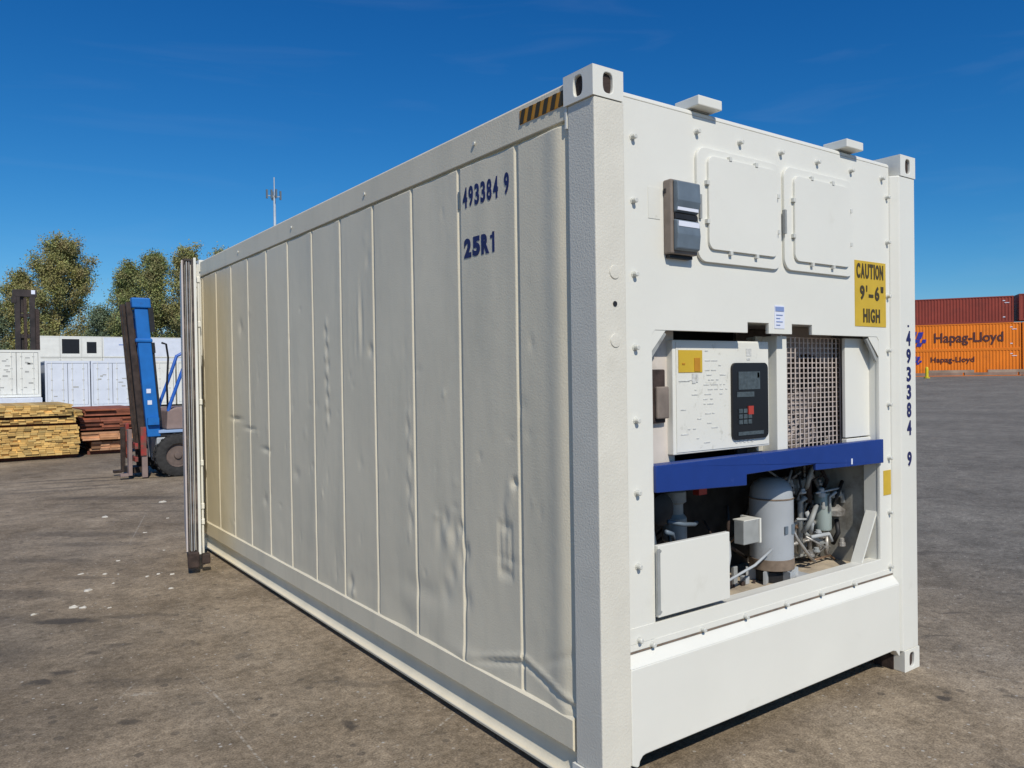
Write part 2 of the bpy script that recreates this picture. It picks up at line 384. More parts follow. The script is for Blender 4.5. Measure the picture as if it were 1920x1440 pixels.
# ------------------------------------------------------------------ ground
def ground_material():
    m = D.materials.new('worn_asphalt'); m.use_nodes = True
    n, l = m.node_tree.nodes, m.node_tree.links; b = n['Principled BSDF']
    b.inputs['Roughness'].default_value = .85; b.inputs['Specular IOR Level'].default_value = .25
    g = n.new('ShaderNodeNewGeometry')
    def noise(sc, det=5, rough=.55, scale=(1, 1, 1), rot=0, dist=0):
        mp = n.new('ShaderNodeMapping'); mp.inputs['Scale'].default_value = scale; mp.inputs['Rotation'].default_value = (0, 0, rot)
        l.new(g.outputs['Position'], mp.inputs[0])
        z = n.new('ShaderNodeTexNoise'); z.inputs['Scale'].default_value = sc; z.inputs['Detail'].default_value = det; z.inputs['Roughness'].default_value = rough
        z.inputs['Distortion'].default_value = dist
        l.new(mp.outputs[0], z.inputs['Vector']); return z.outputs[0]
    def ramp(v, p0, p1, c0=(0, 0, 0), c1=(1, 1, 1)):
        r = n.new('ShaderNodeValToRGB'); e = r.color_ramp.elements
        e[0].position = p0; e[1].position = p1; e[0].color = (*c0, 1); e[1].color = (*c1, 1)
        l.new(v, r.inputs[0]); return r.outputs[0]
    def mix(f, a, bb, mode='MIX', const=None):
        x = n.new('ShaderNodeMix'); x.data_type = 'RGBA'; x.blend_type = mode
        if isinstance(f, float): x.inputs[0].default_value = f
        else: l.new(f, x.inputs[0])
        for i, v in ((6, a), (7, bb)):
            if isinstance(v, tuple): x.inputs[i].default_value = (*v, 1)
            else: l.new(v, x.inputs[i])
        return x.outputs[2]
    def math_(op, a, bb):
        x = n.new('ShaderNodeMath'); x.operation = op
        for i, v in ((0, a), (1, bb)):
            if isinstance(v, (float, int)): x.inputs[i].default_value = v
            else: l.new(v, x.inputs[i])
        return x.outputs[0]
    c = ramp(noise(.55, 7, .6), .38, .62, GA, GB)
    c = mix(ramp(noise(.16, 5, .6, rot=.5), .5, .66), c, GC)
    c = mix(math_('MULTIPLY', ramp(noise(.9, 6, .65, (1, .45, 1), .6), .5, .72), .55), c, GD)
    # the yard to the east is greyer, worn asphalt
    sx = n.new('ShaderNodeSeparateXYZ'); l.new(g.outputs['Position'], sx.inputs[0])
    e = math_('ADD', sx.outputs['X'], math_('MULTIPLY', noise(.3, 4), 3.0))
    er = n.new('ShaderNodeMapRange'); er.inputs[1].default_value = 3.6; er.inputs[2].default_value = 7.5; l.new(e, er.inputs[0])
    c = mix(er.outputs[0], c, ramp(noise(.35, 6, .6, (1, 1, 1), .3), .3, .7, GE, GF))
    c = mix(1.0, c, ramp(noise(3.6, 8, .68, dist=.4), .34, .66, (.74, .73, .71), (1.22, 1.21, 1.19)), 'MULTIPLY')
    c = mix(math_('MULTIPLY', ramp(noise(5.5, 7, .7, (1, .5, 1), .6), .60, .70), .55), c, (.075, .066, .056))
    c = mix(math_('MULTIPLY', ramp(noise(1.4, 8, .7, rot=1.1), .58, .74), .45), c, (.36, .31, .24))
    # aggregate grain
    gr = noise(95, 4, .7); c = mix(1.0, c, ramp(gr, .34, .66, (.62, .60, .58), (1.33, 1.32, 1.30)), 'MULTIPLY')
    g2 = noise(22, 5, .75); c = mix(1.0, c, ramp(g2, .34, .66, (.68, .67, .65), (1.28, 1.28, 1.27)), 'MULTIPLY')
    # pale chips
    v = n.new('ShaderNodeTexVoronoi'); v.inputs['Scale'].default_value = 26; v.inputs['Randomness'].default_value = 1
    l.new(g.outputs['Position'], v.inputs['Vector'])
    sep = n.new('ShaderNodeSeparateColor'); l.new(v.outputs['Color'], sep.inputs[0])
    chip = math_('MULTIPLY', math_('LESS_THAN', v.outputs['Distance'], .20), math_('GREATER_THAN', math_('ADD', sep.outputs[0], math_('MULTIPLY', noise(1.1, 3), .40)), .97))
    c = mix(math_('MULTIPLY', chip, math_('MULTIPLY', sep.outputs[1], .9)), c, (.50, .47, .42))
    v2 = n.new('ShaderNodeTexVoronoi'); v2.inputs['Scale'].default_value = 11; l.new(g.outputs['Position'], v2.inputs['Vector'])
    sep2 = n.new('ShaderNodeSeparateColor'); l.new(v2.outputs['Color'], sep2.inputs[0])
    pit = math_('MULTIPLY', math_('LESS_THAN', v2.outputs['Distance'], .24), math_('GREATER_THAN', sep2.outputs[0], .90))
    c = mix(math_('MULTIPLY', pit, .5), c, (.06, .052, .045))
    # stains and scratches with shapes of their own: (x, y, length, width, angle, strength)
    st = [(-1.41, 4.09, .28, .085, -35, .75), (-1.19, 3.30, .11, .05, -20, .5), (-1.31, 3.25, .06, .04, 0, .5), (-1.52, 2.98, .10, .07, -30, .7), (-1.67, 2.88, .09, .045, -30, .7),
          (-1.33, 2.0, .06, .03, -35, .6), (-.995, 2.03, .055, .035, 20, .4), (-.49, 1.30, .075, .045, -75, .7), (-1.25, 6.3, .5, .10, -40, .35), (-.1, 10.3, 1.3, .22, -40, .40),
          (-.9, 11.8, 1.6, .16, -12, .35), (.1, 13.1, 1.9, .10, -12, .55), (.25, 12.6, 1.7, .08, -14, .55), (-.5, 12.1, 1.3, .12, -12, .4), (-1.14, 5.4, .35, .06, -38, .3), (-.9, 7.6, .9, .18, -40, .35),
          (-.95, 3.9, .35, .05, -30, .35), (-.6, 2.6, .07, .04, 10, .4), (-1.9, 3.5, .5, .3, 0, .3),
          (-1.7, 5.2, .8, .16, -40, .32), (-.85, 6.9, .7, .14, -36, .3), (-1.95, 4.55, .6, .16, -38, .38), (-.2, 8.9, 2.0, .05, -38, .35), (.3, 9.3, 2.2, .05, -38, .3), (-1.2, 2.55, .45, .07, -34, .3), (-.2, 1.75, .35, .05, -36, .3), (2.9, 1.1, .5, .06, -35, .35), (3.6, .35, .12, .03, -30, .45),
          (2.095, -.297, .05, .04, 20, .8), (3.0, .2, .16, .03, -30, .4), (5.2, 1.4, .5, .08, -35, .4), (8, 3.2, .9, .15, -35, .35), (11, 6.5, 1.5, .3, -30, .3), (4.3, 1.9, .3, .06, -35, .4)]
    wob = n.new('ShaderNodeTexNoise'); wob.inputs['Scale'].default_value = 7; wob.inputs['Detail'].default_value = 4
    l.new(g.outputs['Position'], wob.inputs['Vector'])
    wv = n.new('ShaderNodeVectorMath'); wv.operation = 'MULTIPLY_ADD'
    l.new(wob.outputs['Color'], wv.inputs[0]); wv.inputs[1].default_value = (.16, .16, 0); 
    ad = n.new('ShaderNodeVectorMath'); ad.operation = 'SUBTRACT'; l.new(g.outputs['Position'], ad.inputs[0]); ad.inputs[1].default_value = (.08, .08, 0)
    l.new(ad.outputs[0], wv.inputs[2])
    def ell(src, x, y, L, wd, ang):
        mp = n.new('ShaderNodeMapping'); mp.vector_type = 'TEXTURE'
        mp.inputs['Location'].default_value = (x, y, 0); mp.inputs['Rotation'].default_value = (0, 0, R(ang)); mp.inputs['Scale'].default_value = (L, wd, 1000)
        l.new(src, mp.inputs[0]); ln = n.new('ShaderNodeVectorMath'); ln.operation = 'LENGTH'; l.new(mp.outputs[0], ln.inputs[0])
        r = n.new('ShaderNodeMapRange'); r.inputs[1].default_value = 1.0; r.inputs[2].default_value = .55; l.new(ln.outputs['Value'], r.inputs[0]); return r.outputs[0]
    acc = None
    for x, y, L, wd, a, s_ in st:
        q = math_('MULTIPLY', ell(wv.outputs[0], x, y, L, wd, a), s_); acc = q if acc is None else math_('MAXIMUM', acc, q)
    c = mix(acc, c, (.045, .040, .036))
    sc = [(-.90, 2.05, .55, .009, 93), (-.94, 1.35, .5, .008, 90), (-1.22, 2.35, .10, .03, -30), (-1.3, 2.4, .2, .01, 60), (-.3, 7.6, 1.2, .01, 75),
          (4.06, .77, .18, .012, -35), (4.5, .3, .3, .01, -40), (2.6, -.35, .5, .006, -65), (2.9, -.15, .4, .005, -60), (2.2, -.75, .45, .007, -62), (3.3, .5, .5, .006, -58), (6.5, 2.6, 1.2, .02, -35),
          (.0, 1.1, .3, .01, 30), (.12, 1.05, .25, .012, 60)]
    fine = noise(38, 3, .6); acc2 = None
    for x, y, L, wd, a in sc:
        q = ell(ad.outputs[0] if False else g.outputs['Position'], x, y, L, wd, a); acc2 = q if acc2 is None else math_('MAXIMUM', acc2, q)
    c = mix(math_('MULTIPLY', math_('MULTIPLY', acc2, ramp(fine, .44, .62)), .6), c, (.52, .48, .41))
    l.new(c, b.inputs['Base Color'])
    bp = n.new('ShaderNodeBump'); bp.inputs['Distance'].default_value = .006; bp.inputs['Strength'].default_value = .8
    l.new(math_('ADD', gr, g2), bp.inputs['Height']); l.new(bp.outputs[0], b.inputs['Normal'])
    return m
GA, GB = (.225, .180, .128), (.350, .287, .212)
GC, GD = (.165, .140, .110), (.300, .258, .205)
GE, GF = (.158, .147, .130), (.250, .235, .208)
def gz(x):
    t = min(1, max(0, (x-30)/42)); return .95*t*t*(3-2*t)
mb = MB()
xs = [-900, -200, -60, -10, 10, 30] + [30+42*k/12 for k in range(1, 13)] + [120, 300, 1200]
ys = [-600, -50, 0, 30, 100, 300, 1500]
gv = [[mb.bm.verts.new((x, y, gz(x))) for y in ys] for x in xs]
for i in range(len(xs)-1):
    for j in range(len(ys)-1): mb.bm.faces.new((gv[i][j], gv[i+1][j], gv[i+1][j+1], gv[i][j+1]))
g = mb.build('ground', ground_material(), smooth=True); g['kind'] = 'structure'

# ------------------------------------------------------------------ main refrigerated container
RC = thing('refrigerated_container', 'large white refrigerated container standing nearest the camera, numbered side and cooling machinery in view', 'container')
Lc, Wc, Hc = 6.058, 2.438, 2.896
# corner castings with oval apertures
def casting(cx, cy, cz, sx, sy):
    """cx,cy outer corner; sx,sy = direction to the inside; cz bottom z"""
    w, d, h = .162, .178, .118
    mb = MB()
    def holed(O, U, V, W_, H_, hu, hv, inn):
        N = 32; O, U, V, inn = Vector(O), Vector(U), Vector(V), Vector(inn)
        c = O+U*W_/2+V*H_/2; hole, rect, deep = [], [], []
        for k in range(N):
            a = 2*math.pi*(k+.5)/N; ca, sa = math.cos(a), math.sin(a)
            # stadium-ish superellipse
            q = (abs(ca)**3.2+abs(sa)**3.2)**(-1/3.2)
            hole.append(c+U*hu*q*ca+V*hv*q*sa)
            t = min((W_/2)/max(abs(ca), 1e-6), (H_/2)/max(abs(sa), 1e-6)); rect.append(c+U*t*ca+V*t*sa)
        for cxn, cyn in ((1, 1), (-1, 1), (-1, -1), (1, -1)):
            cor = c+U*cxn*W_/2+V*cyn*H_/2
            k = min(range(N), key=lambda i: (rect[i]-cor).length); rect[k] = cor
        deep = [p+inn*.020 for p in hole]
        mb.rings([rect, hole, deep], cap=False)
    x0, y0 = cx, cy; ux, uy = Vector((sx, 0, 0)), Vector((0, sy, 0)); uz = Vector((0, 0, 1))
    O = Vector((x0, y0, cz))
    holed(O, ux, uz, w, h, .026, .040, uy)         # end face
    holed(O, uy, uz, d, h, .026, .040, ux)         # side face
    if cz > 1: holed(O+uz*h, ux, uy, w, d, .030, .060, -uz)
    else: mb.face([O+uz*h, O+uz*h+ux*w, O+uz*h+ux*w+uy*d, O+uz*h+uy*d])
    P = lambda a, b, c_: O+ux*a+uy*b+uz*c_
    mb.face([P(w, 0, 0), P(w, d, 0), P(w, d, h), P(w, 0, h)])
    mb.face([P(0, d, 0), P(w, d, 0), P(w, d, h), P(0, d, h)])
    mb.face([P(0, 0, 0), P(w, 0, 0), P(w, d, 0), P(0, d, 0)])
    if cz > 1: pass
    bmesh.ops.remove_doubles(mb.bm, verts=mb.bm.verts, dist=1e-4)
    o = mb.build('corner_casting', WHITE, RC, bevel=.004)
    i = MB(); i.box((x0+.014 if sx > 0 else x0-.15, y0+.014 if sy > 0 else y0-.16, cz+.010), (x0+.15 if sx > 0 else x0-.014, y0+.16 if sy > 0 else y0-.014, cz+h-.014))
    i.build('hollow_shade_core', RUST, o)  # solid dark core, stands in for the shade inside the apertures
    return o
for cx, sx in ((0, 1), (Wc, -1)):
    for cy, sy in ((0, 1), (Lc, -1)):
        for cz in (0, Hc-.118): casting(cx, cy, cz, sx, sy)
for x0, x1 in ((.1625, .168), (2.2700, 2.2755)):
    MB().box((x0, .062, .004), (x1, .176, .117)).build('casting_shade_plate', RUST, RC)  # added dark plates standing in for shade on the inner casting faces
# corner posts at the machinery end: hollow profile, slightly behind the castings
MB().extr([(.009, .004), (.168, .004), (.168, .06), (.150, .06), (.150, .164), (.009, .164)], 'z', .1185, Hc-.1185).build('corner_post', POST, RC, bevel=.006, seg=3)
MB().extr([(2.435, .004), (2.270, .004), (2.236, .044), (2.236, .164), (2.435, .164)], 'z', .1185, Hc-.1185).build('corner_post', WHITE, RC, bevel=.006, seg=3)
for x0, x1 in ((.003, .12), (Wc-.12, Wc-.003)):
    MB().box((x0, Lc-.16, .1185), (x1, Lc-.004, Hc-.1185)).build('corner_post', WHITE, RC, bevel=.006)
# details on the near post
mb = MB()
for z in (2.10, 1.83): mb.lathe((.105, .0035, z), [(.028, 0), (.026, -.0035), (.012, -.0045)], 20, 'y')
mb.build('post_boss', POST, RC, smooth='angle', each=True)
mb = MB(); mb.lathe((.105, .0035, 1.975), [(.011, 0), (.011, -.002)], 14, 'y'); mb.build('post_plug', BLACK, RC)

# top side rails
for sx in (0, 1):
    pr = [(.010, 2.728), (.010, 2.868), (.020, 2.880), (.075, 2.880), (.075, 2.728)]
    if sx: pr = [(Wc-a, b) for a, b in pr]
    MB().extr(pr, 'y', .1785, Lc-.1785).build('top_rail', SIDE, RC, bevel=.003)
    # bottom rail: ledge, face, curved channel and flange
    pr = [(.020, .298), (.004, .286), (.004, .168), (.010, .160), (.026, .153), (.034, .138), (.036, .115), (.034, .090), (.028, .066), (.016, .051), (.004, .046), (-.002, .052), (-.006, .048), (-.004, .036), (.012, .032), (.09, .032), (.09, .298)]
    if sx: pr = [(Wc-a, b) for a, b in pr]
    MB().extr(pr, 'y', .1785, Lc-.1785).build('bottom_rail', SIDE, RC, smooth='angle')
# headers and sills of both ends
zs = [(.168, .1185), (.196, .104), (.208, .108), (.214, .128), (.228, .142), (.245, .146), (2.165, .146), (2.195, .138), (2.222, .108), (2.232, .10), (2.2355, .1185), (2.2355, .507), (.168, .507)]
plate('end_sill', [zs], 'xz', .004, .05, WHITE, RC, bevel=.005)
MB().extr([(.0045, .5075), (.047, .552), (.10, .552), (.10, .5075)], 'x', .1685, 2.2355).build('sill_ledge', WHITE, RC, bevel=.002)
MB().extr([(.0435, 2.8225), (.0455, 2.836), (.056, 2.846), (.17, 2.8465), (.17, 2.8225)], 'x', .1685, 2.2355).build('end_header', WHITE, RC, bevel=.003)
MB().box((.085, .175, 2.842), (Wc-.085, Lc-.17, 2.856)).build('roof', WHITE, RC)
MB().box((.10, .60, .10), (Wc-.10, Lc-.02, .14)).build('underframe_floor', RUST, RC)
mb = MB()
for k in range(12): mb.box((.095, .5+k*.46, .036), (Wc-.095, .55+k*.46, .0995))
mb.build('cross_member', RUST, RC, each=True)

# side walls (dented sheet with lap seams)
SEAM = [.514+.48*k for k in range(12)]
DENTS = [(.575, 1.215, .022, .020, .016), (.60, 1.17, .03, .07, -.004), (1.185, .965, .035, .05, .008), (1.04, .945, .030, .035, .010), (1.10, .90, .03, .06, .008), (.985, .84, .02, .04, .010), (1.03, .78, .03, .07, .008),
         (1.17, .88, .03, .06, -.006), (1.25, .90, .03, .10, .006), (1.13, .70, .04, .05, .006), (1.2, .60, .05, .06, .007), (.985, .60, .03, .05, .006),
         (2.15, 2.03, .018, .17, .007), (2.19, 2.05, .012, .15, -.005), (2.03, 1.86, .03, .035, .009), (2.37, .39, .035, .05, .012), (2.33, .34, .03, .03, -.008),
         (4.6, 2.15, .05, .06, .010), (4.78, 1.35, .16, .018, .012), (4.38, 1.28, .15, .014, .010), (3.98, 1.13, .10, .020, .010), (4.02, .72, .05, .04, .008), (3.3, 1.0, .05, .04, .006), (1.62, .35, .10, .08, .006),
         (.66, .995, .02, .13, .005), (.64, .86, .09, .02, .004), (.97, .31, .20, .05, -.008), (1.42, .55, .3, .06, .006)]
_r = random.Random(77)
for k in range(90):
    DENTS.append((_r.uniform(.3, 5.7), _r.uniform(.35, 1.9) if k % 3 else _r.uniform(.35, 2.6), _r.uniform(.008, .035), _r.uniform(.010, .05), _r.choice((-1, 1, 1))*_r.uniform(.0012, .0035)))
for k in range(13): DENTS.append((2.70+.02*math.sin(k*2.1), 2.06-k*.055, .022, .034, .006 if k % 2 else -.0045))
for k in range(9): DENTS.append((1.56+.015*math.sin(k*1.7), 1.50-k*.085, .018, .040, .005 if k % 2 else -.0035))
def side_x(y, z, clean=False):
    d = 0.0
    for s in SEAM:
        u = y-s
        if -.0005 < u < .12:
            if u < .002: d += .0075*max(0, u)/.002
            elif u < .021: d += .0075
            elif u < .030: d += .0075-(.0088)*(u-.021)/.009
            else: d += -.0013*(1-(u-.030)/.090)
    if y < .42: d += -.007*math.exp(-((y-.255)/.06)**2)
    if y < .235: d += .012*((.235-y)/.07)**1.3        # sheet turns in towards the post
    if clean: return d
    if z > 2.713: d += .016
    if y < .1725: d += .022
    d += .0016*mnoise.noise((y*2.3, z*1.1, 3.1)) + .0007*mnoise.noise((y*7.0, z*2.6, 8.3)) + .0004*mnoise.noise((y*22, z*16, 1.3))
    lo = max(0, 1-(z-.29)/.75); d += lo*(.0030*mnoise.noise((y*5.2, z*6.2, 5.5)))
    for a, b, ra, rb, h in DENTS:
        if abs(y-a) < 3*ra and abs(z-b) < 3*rb: d += .92*h*math.exp(-((y-a)/ra)**2-((z-b)/rb)**2)
    # boxy imprint low on the second sheet
    if .54 < y < .80 and .72 < z < 1.08:
        q = max(abs(y-.655)/.045, abs(z-.90)/.105); d += .0065*max(0, 1-abs(q-1)/.35)
    # long crease at the foot near the post
    if y < 1.0 and z < .62:
        c0 = .335+.10*math.sin(max(0, min(1, (y-.17)/.55))*math.pi)*(.9)+.03
        c0 = .32+.115*max(0, 1-abs(y-.52)/.42)
        fade = max(0, min(1, (1.0-y)/.3)); fade *= .55; d += fade*(-.012*math.exp(-((z-c0-.014)/.011)**2)+.016*math.exp(-((z-c0+.012)/.011)**2))
        c1 = .44+.14*max(0, (.42-y)/.3); d += fade*(.008*math.exp(-((z-c1)/.02)**2)*max(0, min(1, (.45-y)/.15)))
    return d
def side_wall(x_base, sgn, clean, ny=.0125, nz=.014):
    Y = set([.166, 5.878]); y = .166
    while y < 5.878: Y.add(round(y, 4)); y += ny if not clean else .12
    if not clean:
        Y = set(v for v in Y if not any(-.006 < v-s < .044 for s in SEAM))
        for s in SEAM:
            for u in (-.004, 0, .002, .009, .016, .021, .0255, .030, .035, .042): Y.add(round(s+u, 4))
    if not clean: Y.update((.1715, .1735))
    Y = sorted(v for v in Y if v <= 5.879)
    n = int((2.735-.290)/(nz if not clean else .3)); Z = sorted([.290+(2.735-.290)*k/n for k in range(n+1)]+[2.7125, 2.7135])
    bm = bmesh.new(); rows = []
    for y in Y: rows.append([bm.verts.new((x_base+sgn*side_x(y, z, clean), y, z)) for z in Z])
    for i in range(len(Y)-1):
        for j in range(len(Z)-1): bm.faces.new((rows[i][j], rows[i][j+1], rows[i+1][j+1], rows[i+1][j]) if sgn > 0 else (rows[i][j], rows[i+1][j], rows[i+1][j+1], rows[i][j+1]))
    me = D.meshes.new('side_wall'); bm.to_mesh(me); bm.free()
    return link('side_wall', me, SIDE, RC, smooth=True)
side_wall(.016, 1, False); side_wall(Wc-.020, -1, True)
MB().box((.06, .7, .15), (.075, 5.9, 2.80)).build('inner_lining', INNER, RC)
MB().box((Wc-.075, .7, .15), (Wc-.06, 5.9, 2.80)).build('inner_lining', INNER, RC)
MB().box((.078, .66, .15), (Wc-.078, .70, 2.80)).build('bulkhead', INNER, RC)
mb = MB()
for y in (.85, 2.06, 3.3, 4.6): mb.tube([(.0095, y, 2.80), (.002, y, 2.80)], .009, 8); 
mb.build('rail_rivet', BOLTM, RC, each=True)
# rail end piece below the casting
MB().box((.006, .1665, 2.690), (.030, .1775, 2.7775)).build('rail_stop', WHITE, RC)

# markings on the side
lettering('side_number', '493384 9', 'yz', -.968, 2.512, .100, .038, .36, .0148, NAVY, RC, conform=True)
lettering('size_code', '25R1', 'yz', -.964, 2.270, .094, .064, .18, .0148, NAVY, RC, conform=True, bold=.06)
MB().box((.0140, 1.006, 2.518), (.0205, 1.014, 2.603)).build('worn_figure', SLATE, RC)
# warning stripe
mb = MB(); mb.box((.0072, .181, 2.790), (.0098, .485, 2.850)); st = mb.build('hazard_stripe', OCH, RC)
mb = MB()
for k in range(6):
    y1 = .484-k*.0535; A = [(y1, 2.790), (y1-.026, 2.790), (y1-.044, 2.850), (y1-.018, 2.850)]
    A = [(max(.182, min(.485, a)), b) for a, b in A]
    mb.rings([[Vector((.0068, a, b)) for a, b in A], [Vector((.0048, a, b)) for a, b in A]])
mb.build('black_bar', INK, st)

# end panel
OX0, OX1, OZ0, OZ1 = .352, 2.118, .652, 1.880
ch = .09
hole = [(OX0, OZ0), (OX1, OZ0), (OX1, OZ1-.02), (OX1-.02, OZ1), (1.494, OZ1), (1.494, 1.929), (1.325, 1.929), (1.325, OZ1), (1.143, OZ1), (1.143, 1.929), (.983, 1.929), (.983, OZ1), (OX0+.02, OZ1), (OX0, OZ1-.02)]
outer = [(.170, .553), (2.234, .553), (2.234, 2.8215), (.170, 2.8215)]
plate('end_panel', [outer, hole], 'xz', .045, .02, WHITE, RC, bevel=.0015)
# inner rim of the opening
mb = MB()
mb.box((OX0-.022, .066, OZ0-.02), (OX0-.002, .14, OZ1+.02)); mb.box((OX1+.002, .066, OZ0-.02), (OX1+.022, .14, OZ1+.02))
mb.box((OX0-.002, .066, OZ0-.022), (OX1+.002, .12, OZ0-.003)); mb.box((OX0-.002, .066, OZ1+.053), (OX1+.002, .56, OZ1+.070))
mb.build('opening_rim', WHITE, RC, each=True)
# corner gussets of the opening
plate('corner_gusset', [[(OX0-.01, OZ1-.10), (OX0+.085, OZ1+.0), (OX0-.01, OZ1+.0)]], 'xz', .0475, .008, WHITE, RC)
plate('corner_gusset', [[(OX1+.01, OZ1-.12), (OX1-.10, OZ1+.0), (OX1+.01, OZ1+.0)]], 'xz', .0475, .008, WHITE, RC)
mb = MB(); mb.bar((OX0+.002, .062, OZ1-.11), (OX0+.09, .062, OZ1-.01), .012, .02); mb.bar((OX1-.003, .062, OZ1-.13), (OX1-.10, .062, OZ1-.01), .014, .02); mb.build('corner_seal', GREYB, RC, each=True)
# raised frame flange seams (thin proud strips around the panel)
mb = MB(); mb.box((.172, .0425, .560), (2.232, .0448, .587)); mb.box((.172, .0425, .588), (.345, .0448, .655))
mb.build('panel_flange', WHITE, RC, bevel=.001)
mb = MB(); mb.box((.170, .0400, .5528), (2.234, .0450, .5585)); mb.build('sill_seal', BROWNB, RC)
# bolts
def bolt(x, z, r=.0115):
    mb = MB(); mb.lathe((x, .0449, z), [(r*1.25, 0), (r*1.25, -.003), (r*.9, -.0032), (r*.9, -.022), (r*.7, -.024)], 10, 'y')
    return mb.build('bolt', BOLTM, RC)
XB, ZB = .251, (.602, .905, 1.208, 1.505, 1.805, 2.105, 2.405, 2.665)
for z in ZB: bolt(XB, z); bolt(2.236-.03, z if z != 2.665 else 2.655)
for x in (.64, .935, 1.243, 1.545, 1.85, 2.155): bolt(x, 2.752)
for x in (.325, .64, .935, 1.243, 1.535, 1.838): bolt(x, .568)

# ventilation hatches
def hatch(x0, z0, x1, z1, ix0, iz0, ix1, iz1):
    h = plate('service_hatch', [rrect(x0, z0, x1, z1, .055)], 'xz', .029, .0158, WHITE, RC, bevel=.003)
    plate('hatch_cover', [rrect(ix0, iz0, ix1, iz1, .035)], 'xz', .0165, .0123, WHITE, h, bevel=.003)
    mb = MB()
    xs_ = [ix0+(ix1-ix0)*.3, ix0+(ix1-ix0)*.68]
    pts = [(ix0-.008, iz0+.12), (ix0-.008, iz1-.12), (ix1+.008, iz0+.12), (ix1+.008, iz1-.12)]+[(a, iz0-.008) for a in xs_]+[(a, iz1+.004) for a in xs_]
    for a, b in pts: mb.box((a-.009, .013, b-.009), (a+.009, .0285, b+.009))
    mb.build('hatch_clip', BOLTM, h, each=True)
    return h
h = hatch(.628, 2.186, 1.226, 2.688, .690, 2.242, 1.180, 2.652)
MB().box((.632, .018, 2.37), (.645, .0285, 2.475)).build('latch', GREYB, h)
h = hatch(1.252, 2.190, 1.850, 2.690, 1.320, 2.236, 1.800, 2.650)
MB().box((1.236, .014, 2.36), (1.249, .0305, 2.475)).build('latch', GREYB, h)

# twin socket holder
sk = MB().box((.428, .000, 2.200), (.592, .0445, 2.512)).build('socket_holder', BROWNP, RC, bevel=.006)
MB().extr([(-.0005, 2.370), (-.016, 2.376), (-.030, 2.42), (-.026, 2.500), (-.0005, 2.508)], 'x', .440, .582).build('socket_cover', SLATE, sk, bevel=.005)
MB().extr([(-.0005, 2.212), (-.022, 2.22), (-.028, 2.28), (-.022, 2.338), (-.0005, 2.345)], 'x', .440, .582).build('socket_cover', SLATE, sk, bevel=.005)
mb = MB(); mb.box((.446, -.0215, 2.380), (.574, -.018, 2.406)); mb.box((.446, -.0265, 2.312), (.574, -.024, 2.334)); mb.build('white_label', PAPER, sk, each=True)
mb = MB(); mb.box((.443, -.010, 2.3465), (.579, -.0008, 2.368)); mb.build('hinge', BLACK, sk, each=True)
mb = MB(); mb.box((.596, .01, 2.34), (.606, .044, 2.37)); mb.box((.594, .01, 2.44), (.602, .044, 2.465)); mb.box((.425, .028, 2.455), (.4275, .040, 2.475)); mb.box((.44, .02, 2.186), (.58, .0445, 2.198)); mb.build('latch', BLACK, sk, each=True)
mb = MB(); mb.box((.338, .0430, 2.345), (.408, .0448, 2.475)); pl = mb.build('notice_plate', PAPER, RC); pl.data.materials[0] = PANEL

# caution sign
cs = MB().box((1.882, .0425, 1.934), (2.190, .0448, 2.286)).build('caution_sign', YEL, RC)
cs['label'] = 'yellow height warning sign with dark lettering'
lettering('lettering', 'CAUTION', 'xz', 1.896, 2.192, .080, .036, .18, .0420, INK, cs)
lettering('lettering', "9'-6\"", 'xz', 1.928, 2.076, .078, .045, .34, .0420, INK, cs)
lettering('lettering', 'HIGH', 'xz', 1.958, 1.956, .074, .042, .22, .0420, INK, cs)
MB().box((2.150, .0425, 1.003), (2.226, .0448, 1.140)).build('yellow_sticker', YEL, RC)
ws = MB().box((1.184, .0425, 1.905), (1.262, .0448, 2.016)).build('white_sticker', PAPER, RC)
mb = MB(); mb.box((1.190, .0405, 1.988), (1.256, .0420, 2.010)); 
for k in range(4): mb.box((1.196, .0405, 1.968-k*.016), (1.196+.05-(k % 2)*.02, .0420, 1.972-k*.016))
mb.build('lettering', MARKB, ws)
# number on the far post, one figure above the other
lettering('post_number', '493384 9', 'xz', 2.330, 1.832, .084, .046, .20, .0035, NAVY, RC, .002, vertical=True)
MB().box((2.345, .0015, 1.938), (2.360, .0038, 1.948)).build('post_mark', NAVY, RC)

# roof-edge brackets
for x0 in (.606, 1.745):
    b = MB().box((x0, -.002, 2.853), (x0+.155, .135, 2.896)).build('roof_bracket', WHITE, RC, bevel=.004)
    mb = MB(); mb.box((x0+.015, .050, 2.8468), (x0+.13, .11, 2.8528)); mb.build('bracket_foot', GREYB, b, each=True)

# machinery recess
mb = MB(); mb.box((OX0-.025, .60, .56), (OX1+.025, .62, 1.935)); mb.build('recess_back', mat('shade_dark_back', (.03, .026, .022), .8, var=.5, vscale=12), RC)  # near-black colour carries the recess shade
MB().box((OX0-.045, .141, .56), (OX0-.026, .598, 1.93)).build('recess_cheek', FANM, RC)  # left cheek given a darker colour for the recess shade
MB().box((OX1+.026, .141, .56), (OX1+.045, .598, 1.93)).build('recess_cheek', mat('grimy_shade_cheek', (.36, .35, .31), .6, var=.1, vscale=9, dirt=(.12, .10, .08), dscale=6, dthr=(.45, .7)), RC)  # right cheek: grime, plus a base colour darkened for the recess shade
MB().box((OX0-.024, .125, .575), (OX1+.024, .598, .600)).build('recess_tray', FLOORM, RC)
MB().box((OX0-.024, .10, 1.215), (OX1+.024, .598, 1.228)).build('recess_shelf', DARK, RC)  # shelf colour near black, recess shade painted in
